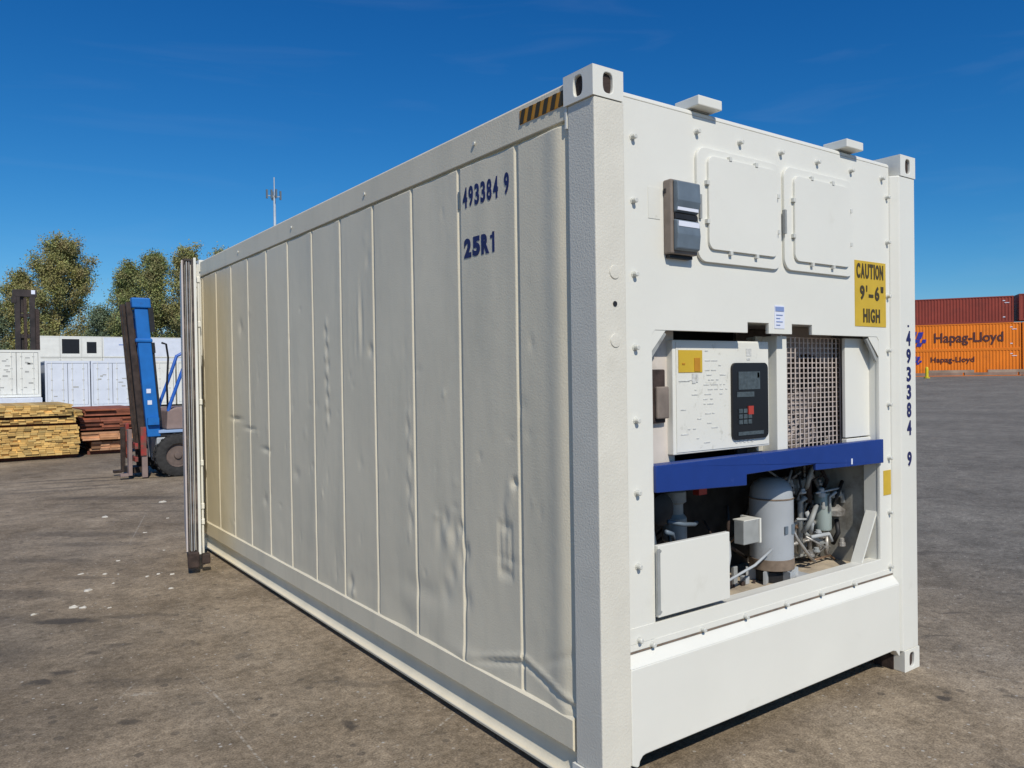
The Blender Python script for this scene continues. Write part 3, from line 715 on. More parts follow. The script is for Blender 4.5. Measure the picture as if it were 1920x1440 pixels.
# upper left pale wall beside the control box, with a dark socket opening
MB().box((OX0, .155, 1.235), (.60, .170, 1.90)).build('side_baffle', PINKISH, RC)
mb = MB(); mb.box((.415, .130, 1.480), (.520, .1535, 1.715)); sb = mb.build('cable_port', RUST, RC, bevel=.006)
MB().box((.450, .112, 1.50), (.525, .129, 1.640)).build('port_cover', BROWNP, sb, bevel=.006)
mb = MB()
for k in range(6): mb.box((.38+.03*(k % 3), .147, 1.26+.035*k), (.42+.03*(k % 2), .1535, 1.272+.035*k))
mb.build('baffle_print', GREYTXT, RC)
# control box
cb = MB().box((.556, .120, 1.335), (1.240, .42, 1.845)).build('control_box', WHITE, RC, bevel=.004)
MB().box((.575, .1165, 1.345), (1.232, .1195, 1.836)).build('front_label_panel', PANEL, cb)
MB().box((.588, .1135, 1.700), (.745, .1160, 1.800)).build('yellow_label', YEL, cb)
mb = MB(); mb.box((.690, .111, 1.705), (.728, .113, 1.765)); mb.box((.610, .111, 1.735), (.628, .113, 1.742)); mb.build('lettering', OCH, cb)
mb = MB(); mb.box((.676, .1135, 1.650), (.700, .116, 1.695)); mb.box((.704, .1135, 1.655), (.716, .116, 1.695)); mb.box((.59, .1135, 1.66), (.66, .116, 1.664))
rnd = random.Random(3)
for r_ in range(20):
    z = 1.795-r_*.022
    if z < 1.37: break
    x = .765 if z > 1.69 else .60
    while x < .925:
        w = rnd.uniform(.012, .05)
        if x+w > .925: break
        if rnd.random() < (.62 if z > 1.55 and x > .75 else .16): mb.box((x, .1145, z), (x+w, .116, z+.0045))
        x += w+rnd.uniform(.006, .02)
for k in range(5): mb.box((.975+.03*k, .1145, 1.362), (.99+.03*k, .116, 1.375))
mb.box((1.06, .1145, 1.775), (1.10, .116, 1.81)); mb.box((1.065, .1145, 1.755), (1.09, .116, 1.765))
mb.build('lettering', GREYTXT, cb)
ct = plate('controller', [rrect(.944, 1.378, 1.212, 1.742, .028)], 'xz', .1135-.010, .012, BLACKP, cb, bevel=.003)
mb = MB(); mb.box((.985, .1005, 1.615), (1.145, .1030, 1.700)); mb.box((.972, .1005, 1.58), (1.10, .1030, 1.604)); mb.build('display_window', TEAL, cb, each=True)
mb = MB()
for i in range(3):
    for j in range(3):
        if (i, j) != (2, 2): mb.box((.984+.034*i, .0985, 1.452+.026*j), (1.010+.034*i, .1030, 1.472+.026*j))
mb.build('keypad', TEAL, cb)
mb = MB(); mb.box((1.052, .097, 1.496), (1.090, .1030, 1.536)); mb.build('red_key', REDM, cb)
mb = MB(); mb.box((.98, .100, 1.398), (1.17, .1030, 1.415)); mb.box((1.125, .1005, 1.67), (1.14, .1030, 1.695)); mb.build('controller_trim', TEAL, cb)
# divider post, wire grille and fan, right blank panel
dv = MB().box((1.300, .115, 1.27), (1.382, .30, 1.875)).build('divider', WHITE, RC, bevel=.004)
MB().box((1.245, .20, 1.30), (1.298, .215, 1.875)).build('divider_plate', INNER, RC)
GX0, GX1, GZ0, GZ1 = 1.405, 1.925, 1.265, 1.872
gr = MB().box((GX0-.012, .158, GZ0-.01), (GX0-.002, .20, GZ1+.01)).build('condenser_grille', WHITE, RC)
mb = MB(); nx, nzz = 14, 23
for k in range(nx+1): x = GX0+(GX1-GX0)*k/nx; mb.tube([(x, .160, GZ0), (x, .160, GZ1)], .0042, 5)
for k in range(nzz+1): z = GZ0+(GZ1-GZ0)*k/nzz; mb.tube([(GX0, .1655, z), (GX1, .1655, z)], .0034, 5)
mb.build('grille_wire', MESHM, gr)
cxf, czf, rf = (GX0+GX1)/2+.03, 1.52, .27
circ = [(cxf+rf*math.cos(R(10*k)), czf+rf*math.sin(R(10*k))) for k in range(36)]
sh = plate('fan_shroud', [[(GX0-.01, 1.235), (GX1+.02, 1.235), (GX1+.02, 1.93), (GX0-.01, 1.93)], circ], 'xz', .215, .006, mat('dusty_shroud', (.36, .31, .28), .6, var=.1), RC)
mb = MB(); mb.lathe((cxf, .26, czf), [(.07, 0), (.075, .02), (.075, .10)], 20, 'y')
for k in range(5):
    a = R(72*k+10); T = Matrix.Translation((cxf, .29, czf)) @ Matrix.Rotation(-a, 4, 'Y') @ Matrix.Rotation(R(28), 4, 'X')
    mb.box((.06, -.003, -.07), (.255, .003, .07), T)
mb.build('fan_blades', FANM, RC)
MB().box((1.40, .44, 1.235), (2.05, .46, 1.93)).build('condenser_coil', FANM, RC)
MB().box((1.885, .105, 1.335), (2.135, .125, 1.872)).build('blank_panel', WHITE, RC, bevel=.003)
MB().box((1.885, .100, 1.262), (2.135, .130, 1.328)).build('panel_ledge', WHITE, RC, bevel=.003)
# guard bar
plate('guard_bar', [[(OX0-.004, 1.312), (OX1+.004, 1.318), (OX1+.004, 1.188), (1.485, 1.200), (1.485, 1.232), (.940, 1.226), (.940, 1.176), (OX0-.004, 1.200)]], 'xz', .026, .018, BLUEBAR, RC, bevel=.003)
MB().box((OX0+.001, .046, 1.300), (OX1-.001, .098, 1.312)).build('guard_bar_flange', BLUEBAR, RC)
mb = MB(); mb.box((1.80, .0235, 1.205), (1.812, .0255, 1.235)); mb.build('bar_sticker', PAPER, RC)

# lower left cover box
cv = MB().box((OX0+.003, .028, .676), (.815, .052, .978)).build('contactor_cover', WHITE, RC, bevel=.003)
cv.data.polygons[0].use_smooth = False
MB().box((OX0-.006, .0245, .69), (OX0+.012, .0275, .965)).build('cover_hinge', GREYB, cv)
mb = MB(); mb.lathe((.365, .0275, .955), [(.006, 0), (.006, -.004)], 8, 'y'); mb.lathe((.365, .0275, .70), [(.006, 0), (.006, -.004)], 8, 'y'); mb.build('cover_screw', GREYB, cv, each=True)
# compressor
CX, CY = 1.475, .285
cp = MB().lathe((CX, CY, 0), [(.106, .722), (.112, .724), (.112, 1.030), (.1135, 1.032), (.1135, 1.040), (.110, 1.042), (.106, 1.085), (.090, 1.115), (.055, 1.138), (.0, 1.142)][:9]+[(.012, 1.142)], 36).build('compressor', COMP, RC, smooth='angle')
MB().lathe((CX, CY, 0), [(.1132, .668), (.1150, .670), (.1150, .722), (.1125, .7235)], 36).build('base_band', BROWNB, cp, smooth='angle')
MB().lathe((CX, CY, 0), [(.1142, 1.0325), (.1152, 1.034), (.1152, 1.039), (.1142, 1.0405)], 36).build('weld_band', BROWNB, cp)
mb = MB()
for k in range(6):
    a = R(60*k+20); T = Matrix.Translation((CX, CY, 0)) @ Matrix.Rotation(a, 4, 'Z')
    mb.box((.085, -.006, .602), (.135, .006, .667), T)
mb.build('foot', FLG, cp, each=True)
mb = MB(); mb.lathe((CX, CY, 0), [(.07, .602), (.085, .604), (.085, .655), (.07, .667)], 20); mb.build('base', BLACK, cp)
mb = MB(); mb.box((CX-.01, CY-.118, .63), (CX+.035, CY-.112, .66)); mb.box((CX+.05, CY-.128, .602), (CX+.16, CY+.05, .628)); mb.build('mount_plate', FLG, cp, each=True)
mb = MB(); mb.box((CX-.04, CY-.1135, .86), (CX-.015, CY-.1085, .90)); mb.box((CX+.015, CY-.1135, .855), (CX+.04, CY-.108, .905)); mb.build('print_mark', SLATE, cp, each=True)
jb = MB().box((1.105, .175, .850), (1.225, .235, .965)).build('terminal_box', GREYB, cp, bevel=.004)
mb = MB(); mb.box((1.227, .173, .847), (1.240, .29, .969)); mb.box((1.105, .174, .966), (1.23, .24, .971)); mb.build('box_flange', WHITE, cp, each=True)
# other machinery
mb = MB(); mb.tube([(1.08, .25, .86), (1.05, .22, .80), (.98, .18, .74), (.86, .16, .69), (.80, .15, .66)], .010, 8); mb.tube([(1.36, .20, .79), (1.22, .20, .73), (1.05, .20, .695), (.84, .18, .66)], .007, 8)
mb.build('conduit', FLG, RC, smooth=True, each=True)
mb = MB(); mb.tube([(.375, .10, 1.06), (.40, .11, 1.02), (.43, .13, .97), (.45, .14, .90), (.45, .15, .80)], .014, 8); mb.tube([(.46, .08, 1.015), (.52, .10, .995), (.55, .12, .96)], .010, 8)
mb.tube([(.62, .22, 1.02), (.70, .20, 1.0), (.80, .22, .985), (.86, .26, .98)], .010, 8); mb.build('cable', SLATE, RC, smooth=True, each=True)
mb = MB(); mb.box((.42, .40, .98), (.62, .45, 1.15)); mb.build('rear_valve_box', SLATE, RC, bevel=.01)
MB().box((.64, .42, .80), (.665, .44, 1.18)).build('bracket', GREYB, RC)
MB().lathe((.88, .42, 0), [(.05, .86), (.062, .87), (.062, .98), (.045, 1.0), (.045, 1.05), (.06, 1.06), (.06, 1.11), (.03, 1.13)], 20).build('oil_separator', GREYB, RC, smooth='angle')
MB().box((1.02, .38, 1.08), (1.08, .42, 1.12)).build('red_valve', REDM, RC)
# right hand pipework
MB().lathe((1.735, .40, 0), [(.022, .80), (.036, .81), (.040, .84), (.040, 1.0), (.034, 1.03), (.018, 1.045)], 20).build('suction_filter', FLG, RC, smooth='angle')
MB().lathe((2.015, .33, 0), [(.02, .78), (.046, .79), (.048, .80), (.048, .975), (.042, 1.0), (.02, 1.01)], 22).build('receiver_cylinder', mat('pale_green_metal', (.36, .42, .40), .4, .2, var=.1), RC, smooth='angle')
mb = MB(); mb.box((1.83, .36, 1.00), (1.93, .44, 1.09)); mb.box((1.90, .37, 1.095), (1.96, .41, 1.115)); mb.box((1.86, .38, .70), (1.92, .46, .80)); mb.box((1.79, .33, .66), (1.83, .37, .74)); mb.build('valve_body', GREYB, RC, bevel=.006, each=True)
mb = MB()
P = [[(1.70, .42, 1.00), (1.72, .42, 1.07), (1.78, .41, 1.10), (1.84, .40, 1.08)], [(1.80, .38, .64), (1.80, .38, .98)], [(1.86, .36, .70), (1.86, .36, 1.0)], [(1.90, .34, .64), (1.90, .34, .88), (1.93, .34, .92)],
     [(1.74, .40, .80), (1.74, .36, .72), (1.80, .34, .68), (2.08, .33, .68)], [(1.80, .33, .745), (2.10, .33, .745)], [(2.05, .33, .745), (2.05, .33, .64)], [(1.83, .40, 1.09), (1.88, .38, 1.13), (1.98, .38, 1.12), (2.01, .35, 1.02)],
     [(1.66, .30, .86), (1.70, .28, .78), (1.78, .27, .69), (1.84, .27, .64)], [(1.64, .42, 1.05), (1.66, .44, .90), (1.70, .45, .75), (1.70, .45, .62)], [(2.02, .33, .79), (2.02, .33, .745)], [(1.97, .42, .62), (1.97, .42, .95), (2.08, .46, 1.08)]]
for i, p in enumerate(P): mb.tube(p, .009 if i % 3 else .013, 8)
mb.build('pipework', PIPE, RC, smooth=True, each=True)
mb = MB(); mb.tube([(1.62, .50, .64), (1.66, .5, 1.02), (1.80, .52, 1.05), (2.0, .52, 1.05)], .012, 8); mb.tube([(1.2, .50, .70), (1.5, .52, .80), (1.6, .5, 1.0)], .012, 8); mb.tube([(1.95, .50, .62), (2.08, .48, .84), (2.11, .42, 1.02)], .011, 8); mb.build('copper_line', COPPER, RC, smooth=True, each=True)
MB().lathe((2.085, .30, 0), [(.02, .86), (.055, .87), (.058, .90), (.04, .915), (.02, .93)], 20).build('gauge_cap', PIPE, RC, smooth='angle')
# dense small fittings: hoses, elbows, valves, nuts
rc = random.Random(19)
fm = [PIPE, GREYB, COPPER, FLG, BLACK, RUST]
for k in range(46):
    x = rc.uniform(1.74, 2.12); y = rc.uniform(.26, .50); z = rc.uniform(.63, 1.05); r = rc.choice((.006, .008, .011, .014))
    L = rc.uniform(.08, .30); m_ = rc.choice(fm); mb = MB()
    if k % 3 == 0: pth = [(x, y, z), (x, y, min(1.17, z+L)), (x+rc.uniform(-.08, .08), y-.03, min(1.19, z+L+.03))]
    elif k % 3 == 1: pth = [(x-L/2, y, z), (x+L/2, y+rc.uniform(-.03, .03), z+rc.uniform(-.02, .02)), (x+L/2+.02, y, z-.05)]
    else: pth = [(x, y, z), (x+rc.uniform(-.05, .05), y-.04, z+.07), (x+rc.uniform(-.12, .12), y-.02, z+.14)]
    pth = [(min(2.13, max(1.62, a)), b, max(.605, c)) for a, b, c in pth]
    mb.tube(pth, r, 7); mb.build('pipework', m_, RC, smooth=True)
for k in range(30):
    x = rc.uniform(1.72, 2.08); y = rc.uniform(.25, .44); z = rc.uniform(.64, 1.06); r = rc.uniform(.012, .026); h = rc.uniform(.02, .06)
    MB().lathe((x, y, z), [(r*.6, 0), (r, .004), (r, h*.45), (r*.7, h*.5), (r*.7, h*.9), (r*.4, h)], 10).build('valve', rc.choice([PIPE, GREYB, COPPER, FLG]), RC, smooth='angle')
for k in range(12):
    x = rc.uniform(.40, 1.30); y = rc.uniform(.30, .52); z = rc.uniform(.66, 1.1); mb = MB()
    mb.tube([(x, y, z), (x+rc.uniform(-.1, .1), y-.05, z-.06), (x+rc.uniform(-.2, .2), y, max(.61, z-.2)), (x+rc.uniform(-.2, .2), y+.04, max(.61, z-.3))], rc.choice((.006, .009)), 6); mb.build('hose', rc.choice([BLACK, GREYB, RUST, PIPE]), RC, smooth=True)
for k in range(7):
    x = .86+.07*k; MB().box((x, .30+.02*(k % 2), .601), (x+.03, .34, .64+.03*(k % 3))).build('mount_bolt', [FLG, RUST, GREYB][k % 3], RC, bevel=.003)
MB().lathe((.66, .40, 1.06), [(.05, -.12), (.075, -.11), (.08, .02), (.06, .05)], 18, 'y').build('fan_motor', BLACK, RC, smooth='angle')
MB().box((1.90, .46, .66), (2.10, .56, .90)).build('rust_brown_tank', mat('rust_brown', (.10, .055, .035), .8, var=.3), RC, bevel=.02)
mb = MB(); mb.bar((2.135, .10, .93), (1.950, .10, .615), .012, .062, up=(0, 1, 0)); mb.build('diagonal_strut', WHITE, RC)
mb = MB()
for k in range(8):
    T = Matrix.Translation((1.08+.09*k+rnd.uniform(-.02, .02), .30+.02*rnd.uniform(-1, 1), .601)) @ Matrix.Rotation(rnd.uniform(0, 3), 4, 'Z'); mb.box((0, 0, 0), (.02, .012, .012+.01*rnd.random()), T)
mb.build('mount_bolt', RUST, RC, each=True)

# rear: fixed closed leaf (unseen) and the open leaf folded back beside the wall
MB().box((1.24, Lc-.09, .17), (Wc-.13, Lc-.02, 2.75)).build('door', WHITE, RC, bevel=.01)
ang = R(12.1)
T = Matrix.Translation((-.035, 6.045, 0)) @ Matrix.Rotation(-ang, 4, 'Z') @ Matrix.Rotation(0, 4, 'Z')
# local frame of the leaf: -Y runs from hinge to free edge, +X is the outer skin (towards the container)
LW = 1.185
def leaf(lo, hi, mb): mb.box(lo, hi, T); return mb
dr = leaf((-.095, -LW+.02, .205), (-.012, 0, 2.735), MB()).build('door', WHITE, RC, bevel=.004)
dr['label'] = 'open cream rear door folded back along the side wall'
leaf((-.011, -LW-.008, .17), (.012, .01, 2.765), MB()).build('outer_skin', WHITE, dr, bevel=.004)
leaf((-.108, -LW+.005, .20), (-.0955, -.01, 2.742), MB()).build('inner_lining', mat('pale_liner', (.58, .52, .50), .4), dr)
mb = MB(); leaf((-.095, -LW-.012, .19), (-.082, -LW+.019, 2.748), mb); leaf((-.030, -LW-.010, .19), (-.0125, -LW+.019, 2.748), mb); leaf((-.078, -LW+.002, .19), (-.036, -LW+.019, 2.748), mb)
leaf((-.095, -LW-.012, 2.736), (-.0125, -.02, 2.752), mb); mb.build('gasket', GASK, dr)
mb = MB(); leaf((-.069, -LW-.006, .205), (-.063, -LW+.0015, 2.73), mb); leaf((-.047, -LW-.006, .205), (-.043, -LW+.0015, 2.73), mb); mb.build('gasket_lip', FLG, dr, each=True)
mb = MB(); leaf((-.100, -LW-.02, .055), (-.005, -LW+.20, .196), mb); leaf((.014, -LW+.01, .075), (.085, -LW+.08, .165), mb); mb.build('bottom_seal', RUST, dr, bevel=.012)
mb = MB()
for yy in (-LW+.22, -LW+.62):
    a = T @ Vector((.034, yy, .12)); b = T @ Vector((.034, yy, 2.74)); mb.tube([a, b], .011, 10)
mb.build('lock_rod', WHITE, dr, smooth='angle', each=True)
mb = MB()
for yy in (-LW+.22, -LW+.62):
    for z in (.42, .56, .95, 1.5, 2.2, 2.6): leaf((.0125, yy-.02, z-.025), (.050, yy+.02, z+.025), mb)
mb.build('rod_bracket', WHITE, dr, bevel=.004, each=True)
mb = MB()
for z in (.40, 1.0, 1.6, 2.1, 2.55): leaf((-.015, -.12, z-.05), (.026, .03, z+.05), mb)
mb.build('hinge', WHITE, dr, bevel=.006, each=True)

# ------------------------------------------------------------------ background containers
def corr(mb, x0, x1, z0, z1, y, pitch=.28, dep=.036):
    """trapezoid corrugation running vertically, facing -y"""
    pts = []; x = x0
    n = max(1, round((x1-x0)/pitch)); p = (x1-x0)/n
    for k in range(n):
        a = x0+k*p
        pts += [(a, y), (a+p*.27, y), (a+p*.5, y+dep), (a+p*.77, y+dep)]
    pts.append((x1, y))
    for (a, b), (c, d) in zip(pts, pts[1:]): mb.face([(a, b, z0), (c, d, z0), (c, d, z1), (a, b, z1)])
def dry_container(label, m, loc, rz, L=12.19, H=2.59, W=2.438, group='corrugated containers stacked at the far right of the yard', text=None):
    parent_local[0] = True
    t = thing('shipping_container', label, 'container', loc, rz, group)
    mb = MB()
    for x in (0, L-.12):
        for y in (0, W-.12): mb.box((x, y, .0), (x+.12, y+.12, H))
    for y in (.012, W-.07): mb.box((.12, y, 0), (L-.12, y+.06, .15)); mb.box((.12, y, H-.10), (L-.12, y+.06, H-.003))
    for x in (.012, L-.07): mb.box((x, .12, .003), (x+.06, W-.12, .15)); mb.box((x, .12, H-.12), (x+.06, W-.12, H-.006))
    mb.build('frame', m, t)
    mb = MB(); corr(mb, .12, L-.12, .15, H-.10, .03); mb.build('side_wall', m, t)
    mb = MB(); corr(mb, .12, L-.12, .15, H-.10, W-.06); mb.build('side_wall', m, t)
    MB().box((.06, .05, H-.05), (L-.06, W-.05, H-.02)).build('roof', m, t)
    MB().box((L-.06, .12, .15), (L-.03, W-.12, H-.12)).build('end_wall', m, t)
    MB().box((.03, .12, .15), (.06, W-.12, H-.12)).build('door', m, t)
    mb = MB()
    for x in (-.004, L-.174):
        for z in (-.0, H-.118):
            for y in (-.004, W-.158): mb.box((x, y, z), (x+.178, y+.162, z+.116))
    mb.build('corner_casting', m, t)
    mb = MB()
    for k in range(2): mb.box((L-.9, .012, .5+k*1.6), (L-.7, .024, .58+k*1.6))
    mb.box((L-.75, .012, 1.9), (L-.35, .024, 1.96)); mb.build('marking', PAPER, t)
    if text:
        x, z, size, xs_, lx = text
        TT = Matrix.Translation((x, .005, z)) @ Matrix.Rotation(R(90), 4, 'X')
        fonttext('lettering', 'Hapag-Lloyd', size, BRNTXT, t, TT, offset=size*.022, thick=.006, xs=xs_)
        q = size; mb = MB()
        def para(a, b, w, h, sk=.3):
            pts = [(a, b), (a+w, b), (a+w+sk*h, b+h), (a+sk*h, b+h)]
            mb.rings([[Vector((lx+u*q, .012, z+v*q)) for u, v in pts], [Vector((lx+u*q, -.004, z+v*q)) for u, v in pts]])
        para(0, -.15, .34, .42); para(.10, .30, .30, .55); para(.40, .02, .34, .26, .15); para(.50, -.28, .34, .28); para(.52, .32, .34, .5); para(.88, -.02, .26, .28, .2)
        mb.build('emblem', LOGOB, t)
    parent_local[0] = False
    return t
rz = math.atan2(-.842, .54); dx, dy = .54, -.842; GB0 = .95
def onrow(s): return (75.7+dx*s, 40.5+dy*s)
x, y = onrow(0)
dry_container('bottom orange container with small company lettering, lowest of the stack right of the white container', ORANGE, (x, y, GB0), rz, text=(4.35, 1.42, .72, 1.08, 2.75))
dry_container('upper orange container with large dark company lettering, between red and lower orange ones', ORANGE, (x, y, GB0+2.595), rz, text=(4.65, .80, 1.32, .92, 2.45))
x, y = onrow(-.60)
red = dry_container('long dark red container on top of the orange lettered ones', REDC, (x, y, GB0+5.19), rz)
for s, k, m, lb in ((12.32, 0, ORANGE, 'orange container at ground level cut off by the right picture edge'), (12.32, 1, ORANGE, 'orange container in the middle tier cut off by the right picture edge')):
    x, y = onrow(s); dry_container(lb, m, (x, y, GB0+2.595*k), rz)
x, y = onrow(12.05)
dry_container('dark red container in the top tier cut off by the right picture edge', REDC, (x, y, GB0+5.19+.15), rz)
# low brown beams along the foot of the stack
x, y = onrow(-2.0); parent_local[0] = True
t = thing('beam_stack', 'low row of brown steel beams lying at the foot of the orange containers', 'beams', (x-.842*1.2, y-.54*1.2, GB0-.02), rz)
mb = MB(); rn = random.Random(5)
for k in range(6):
    a = k*4.6; mb.box((a, 0, 0.08), (a+4.3+rn.random()*.2, .5, .36)); 
mb.build('lower_beam', mat('dusty_brown_steel', (.30, .20, .15), .8, var=.25, vscale=1), t, each=True)
mb = MB()
for k in range(5): a = 1+k*5.1; mb.box((a, .05, .365), (a+3.5+rn.random()*.9, .45, .62))
mb.build('upper_beam', mat('pale_brown_steel', (.36, .27, .20), .8, var=.25, vscale=1), t, each=True)
parent_local[0] = False
# yellow bollard
t = thing('bollard', 'small yellow bollard standing before the orange containers', 'bollard', (66.07, 31.28, gz(66.07)))
mb = MB(); mb.lathe((66.07, 31.28, gz(66.07)), [(.13, 0), (.13, .85), (.10, .95), (.03, .99)], 12); mb.build('post', mat('bollard_yellow', (.75, .58, .02), .5), t)
MB().lathe((66.07, 31.28, gz(66.07)), [(.24, 0), (.24, .10), (.15, .12)], 12).build('base', mat('bollard_base', (.55, .45, .03), .7), t)

def reefer_end(label, x, y, z, m, L=12.19, H=2.896, W=2.438, kind='door', grp='white containers lined up beyond the timber', panelm=None, frame=BGG, marks=0, seed=1):
    """container seen end-on; end face at local y=0 facing -y"""
    parent_local[0] = True
    t = thing('reefer_container', label, 'container', (x, y, z), 0, grp)
    MB().box((.06, .10, .14), (W-.06, L-.02, H-.03)).build('body', m, t)
    mb = MB()
    for a in (0, W-.11): mb.box((a, 0, 0), (a+.11, .12, H)); mb.box((a, L-.12, 0), (a+.11, L, H)); mb.box((a+.02, .12, 0.0), (a+.09, L-.12, .14)); mb.box((a+.02, .12, H-.08), (a+.09, L-.12, H-.002))
    mb.box((.11, .004, .0), (W-.11, .12, .15)); mb.box((.11, .004, H-.14), (W-.11, .12, H-.004)); mb.build('frame', m, t)
    pm = panelm or m; rn = random.Random(seed)
    if kind == 'door':
        for i, (a, b) in enumerate(((.125, W/2-.012), (W/2+.012, W-.125))):
            d = MB().box((a, .03, .165), (b, .09, H-.155)).build('door', pm, t, bevel=.01)
            mb = MB()
            for q in (.22, .78): xx = a+(b-a)*q; mb.tube([(xx, .005, .10), (xx, .005, H-.10)], .018, 6)
            mb.build('lock_rod', BGW, d, each=True)
            mb = MB()
            for z0 in (.45, 1.1, 1.7, 2.4):
                for q in (.22, .78): xx = a+(b-a)*q; mb.box((xx-.05, .012, z0-.03), (xx+.05, .0295, z0+.03))
            mb.build('rod_bracket', frame, d, each=True)
            if marks:
                mb = MB()
                for k in range(marks): u = a+.25+rn.random()*.35; v = .5+rn.random()*1.8; mb.box((u, .022, v), (u+.10+rn.random()*.22, .0295, v+.05+.05*rn.random()))
                mb.build('lettering', BGG, d)
        mb = MB(); mb.box((W/2-.011, .05, .17), (W/2+.011, .09, H-.16)); mb.box((.111, .035, .165), (.124, .09, H-.155)); mb.box((W-.124, .035, .165), (W-.111, .09, H-.155)); mb.build('gasket', BLACK if frame is BGG else frame, t)
    elif kind == 'open':
        plate('machinery_panel', [[(.12, .155), (W-.12, .155), (W-.12, H-.145), (.12, H-.145)], [(.20, .45), (W-.22, .45), (W-.22, H-.38), (.20, H-.38)]], 'xz', .02, .03, pm, t)
        mb = MB(); mb.box((.20, .055, .45), (W-.22, .095, H-.38)); mb.build('dark_opening', BLACKP, t)
    elif kind == 'window':
        plate('machinery_panel', [[(.12, .155), (W-.12, .155), (W-.12, H-.145), (.12, H-.145)], [(.62, .50), (1.78, .50), (1.78, 2.02), (.62, 2.02)]], 'xz', .02, .03, pm, t)
        mb = MB(); mb.box((.62, .055, .50), (1.78, .095, 2.02)); mb.build('dark_opening', BLACKP, t)
    else:
        MB().box((.12, .03, .155), (W-.12, .09, H-.145)).build('end_panel', pm, t)
    parent_local[0] = False
    return t
YW = 53.0
reefer_end('cream container raised on a low plinth at the left picture edge, covered in small lettering', -.12, 52.0, .83, BGW, marks=7, seed=2, H=2.79)
reefer_end('bluish white container with grey framed doors, right beside the raised cream one', 2.62, YW, .10, BGB, marks=1, seed=4)
reefer_end('bluish white container standing directly left of the blue forklift mast', 5.12, YW, .10, BGB, marks=3, seed=6)
reefer_end('cream container behind the blue forklift, right of its mast', 7.66, YW, .10, BGW, marks=0, seed=8)
reefer_end('cream container half hidden by the open container door', 10.2, YW, .10, BGW, marks=1, seed=9)
parent_local[0] = True
t = thing('plinth', 'low white platform under the raised cream container', 'platform', (-3.0, 51.6, 0))
MB().box((0, 0, .0), (5.35, 12, .80)).build('deck', BGB, t, bevel=.03)
mb = MB()
for k in range(6): mb.box((.3+k*.9, -.03, .1), (.42+k*.9, -.002, .7))
mb.build('rib', BGB, t, each=True)
parent_local[0] = False
# the far upper row, end on, on top of others
YF = 115.0
for i, (x, kind, lb, m) in enumerate(((7.15, 'plain', 'far cream container with a blank end, leftmost in the far upper row', BGW), (9.62, 'open', 'far white container with a large black opening in its end', BGW), (12.08, 'window', 'far white container with a small square black opening in its end', BGW))):
    reefer_end(lb, x, YF, 4.95, m, kind=kind, grp='containers in the far upper row', H=2.75)
    reefer_end('far white container carrying the one with %s' % ('a blank end', 'the large black opening', 'the small square opening')[i], x, YF, 2.45, m, kind='plain', grp='containers hidden under the far upper row', H=2.45)
    reefer_end('lowest far white container below the one with %s' % ('a blank end', 'the large black opening', 'the small square opening')[i], x, YF, .0, m, kind='plain', grp='containers hidden under the far upper row', H=2.44)
def reefer_side(label, x, y, z, m, L=12.19, H=2.75, W=2.438):
    parent_local[0] = True
    t = thing('reefer_container', label, 'container', (x, y, z), 0, 'containers seen side-on in the far row')
    MB().box((.03, .03, .12), (L-.03, W-.03, H-.03)).build('side_wall', m, t)
    mb = MB()
    for a in (0, L-.16): mb.box((a, 0, 0), (a+.16, .10, H)); mb.box((a, W-.10, 0), (a+.16, W, H))
    mb.box((.16, .01, 0), (L-.16, .08, .12)); mb.box((.16, .01, H-.10), (L-.16, .08, H-.004)); mb.build('frame', BGW, t)
    mb = MB(); mb.box((2.0, .018, 1.6), (2.7, .0295, 1.75)); mb.box((5.6, .018, 1.0), (5.9, .0295, 1.6)); mb.build('marking', MARKB, t)
    parent_local[0] = False; return t
for k, lb in enumerate(('bottom container of the far side-on stack', 'middle container of the far side-on stack', 'pale container seen side-on behind the blue forklift mast, topmost of its stack')):
    reefer_side(lb, 14.56, YF, (0, 2.45, 4.95)[k], BGB, H=(2.44, 2.45, 2.75)[k])

# ------------------------------------------------------------------ timber
def pack(name, label, m, x0, x1, y0, Ly, z0, z1, bw, bh, seed, rotz=0, long_side=False, group=None, jit=.03):
    rn = random.Random(seed); parent_local[0] = True
    t = thing(name, label, 'timber', (x0, y0, z0), rotz, group)
    mb = MB(); nl = max(1, round((z1-z0)/bh)); h = (z1-z0)/nl
    for k in range(nl):
        x = rn.uniform(-.02, .02)
        while x < (x1-x0)-.02:
            w = (bw*rn.uniform(.85, 1.1)) if not long_side else rn.uniform(.8, 1.6)
            w = min(w, (x1-x0)-x+rn.uniform(-.01, .02))
            if w < .03: break
            v = rn.uniform(.62, 1.22); hue = rn.uniform(-.07, .07)
            a = rn.uniform(-jit, jit)
            if rn.random() < .06: v *= .55
            mb.box((x+.002, a, k*h+.002), (x+w-.003, Ly+a, (k+1)*h-.002), None, (v*(1+hue), v, v*(1-hue*1.5)))
            x += w
    mb.build('board', m, t)
    o = t.children[0]
    parent_local[0] = False
    return t
pack('timber_pack', 'tall lower pack of pale yellow sawn boards at the left edge', WOOD, -2.6, .27, 17.5, 3.0, .09, .74, .145, .045, 11)
pack('timber_pack', 'thin middle pack of yellow boards lying on the tall pack', WOOD, -2.65, .22, 17.56, 3.0, .79, .90, .15, .037, 12)
pack('timber_pack', 'top pack of yellow boards with brown dirty edges', WOOD, -2.7, .14, 17.5, 3.0, .955, 1.20, .16, .04, 13)
pack('timber_pack', 'small pack of yellow boards lying at the right end of the stack top', WOOD, .13, .36, 17.62, 2.4, .90+.005, 1.06, .12, .04, 14)
pack('timber_pack', 'bottom pack of pale orange boards beside the forklift forks', PALEW, .55, 1.42, 18.0, 2.6, .09, .30, .20, .05, 21)
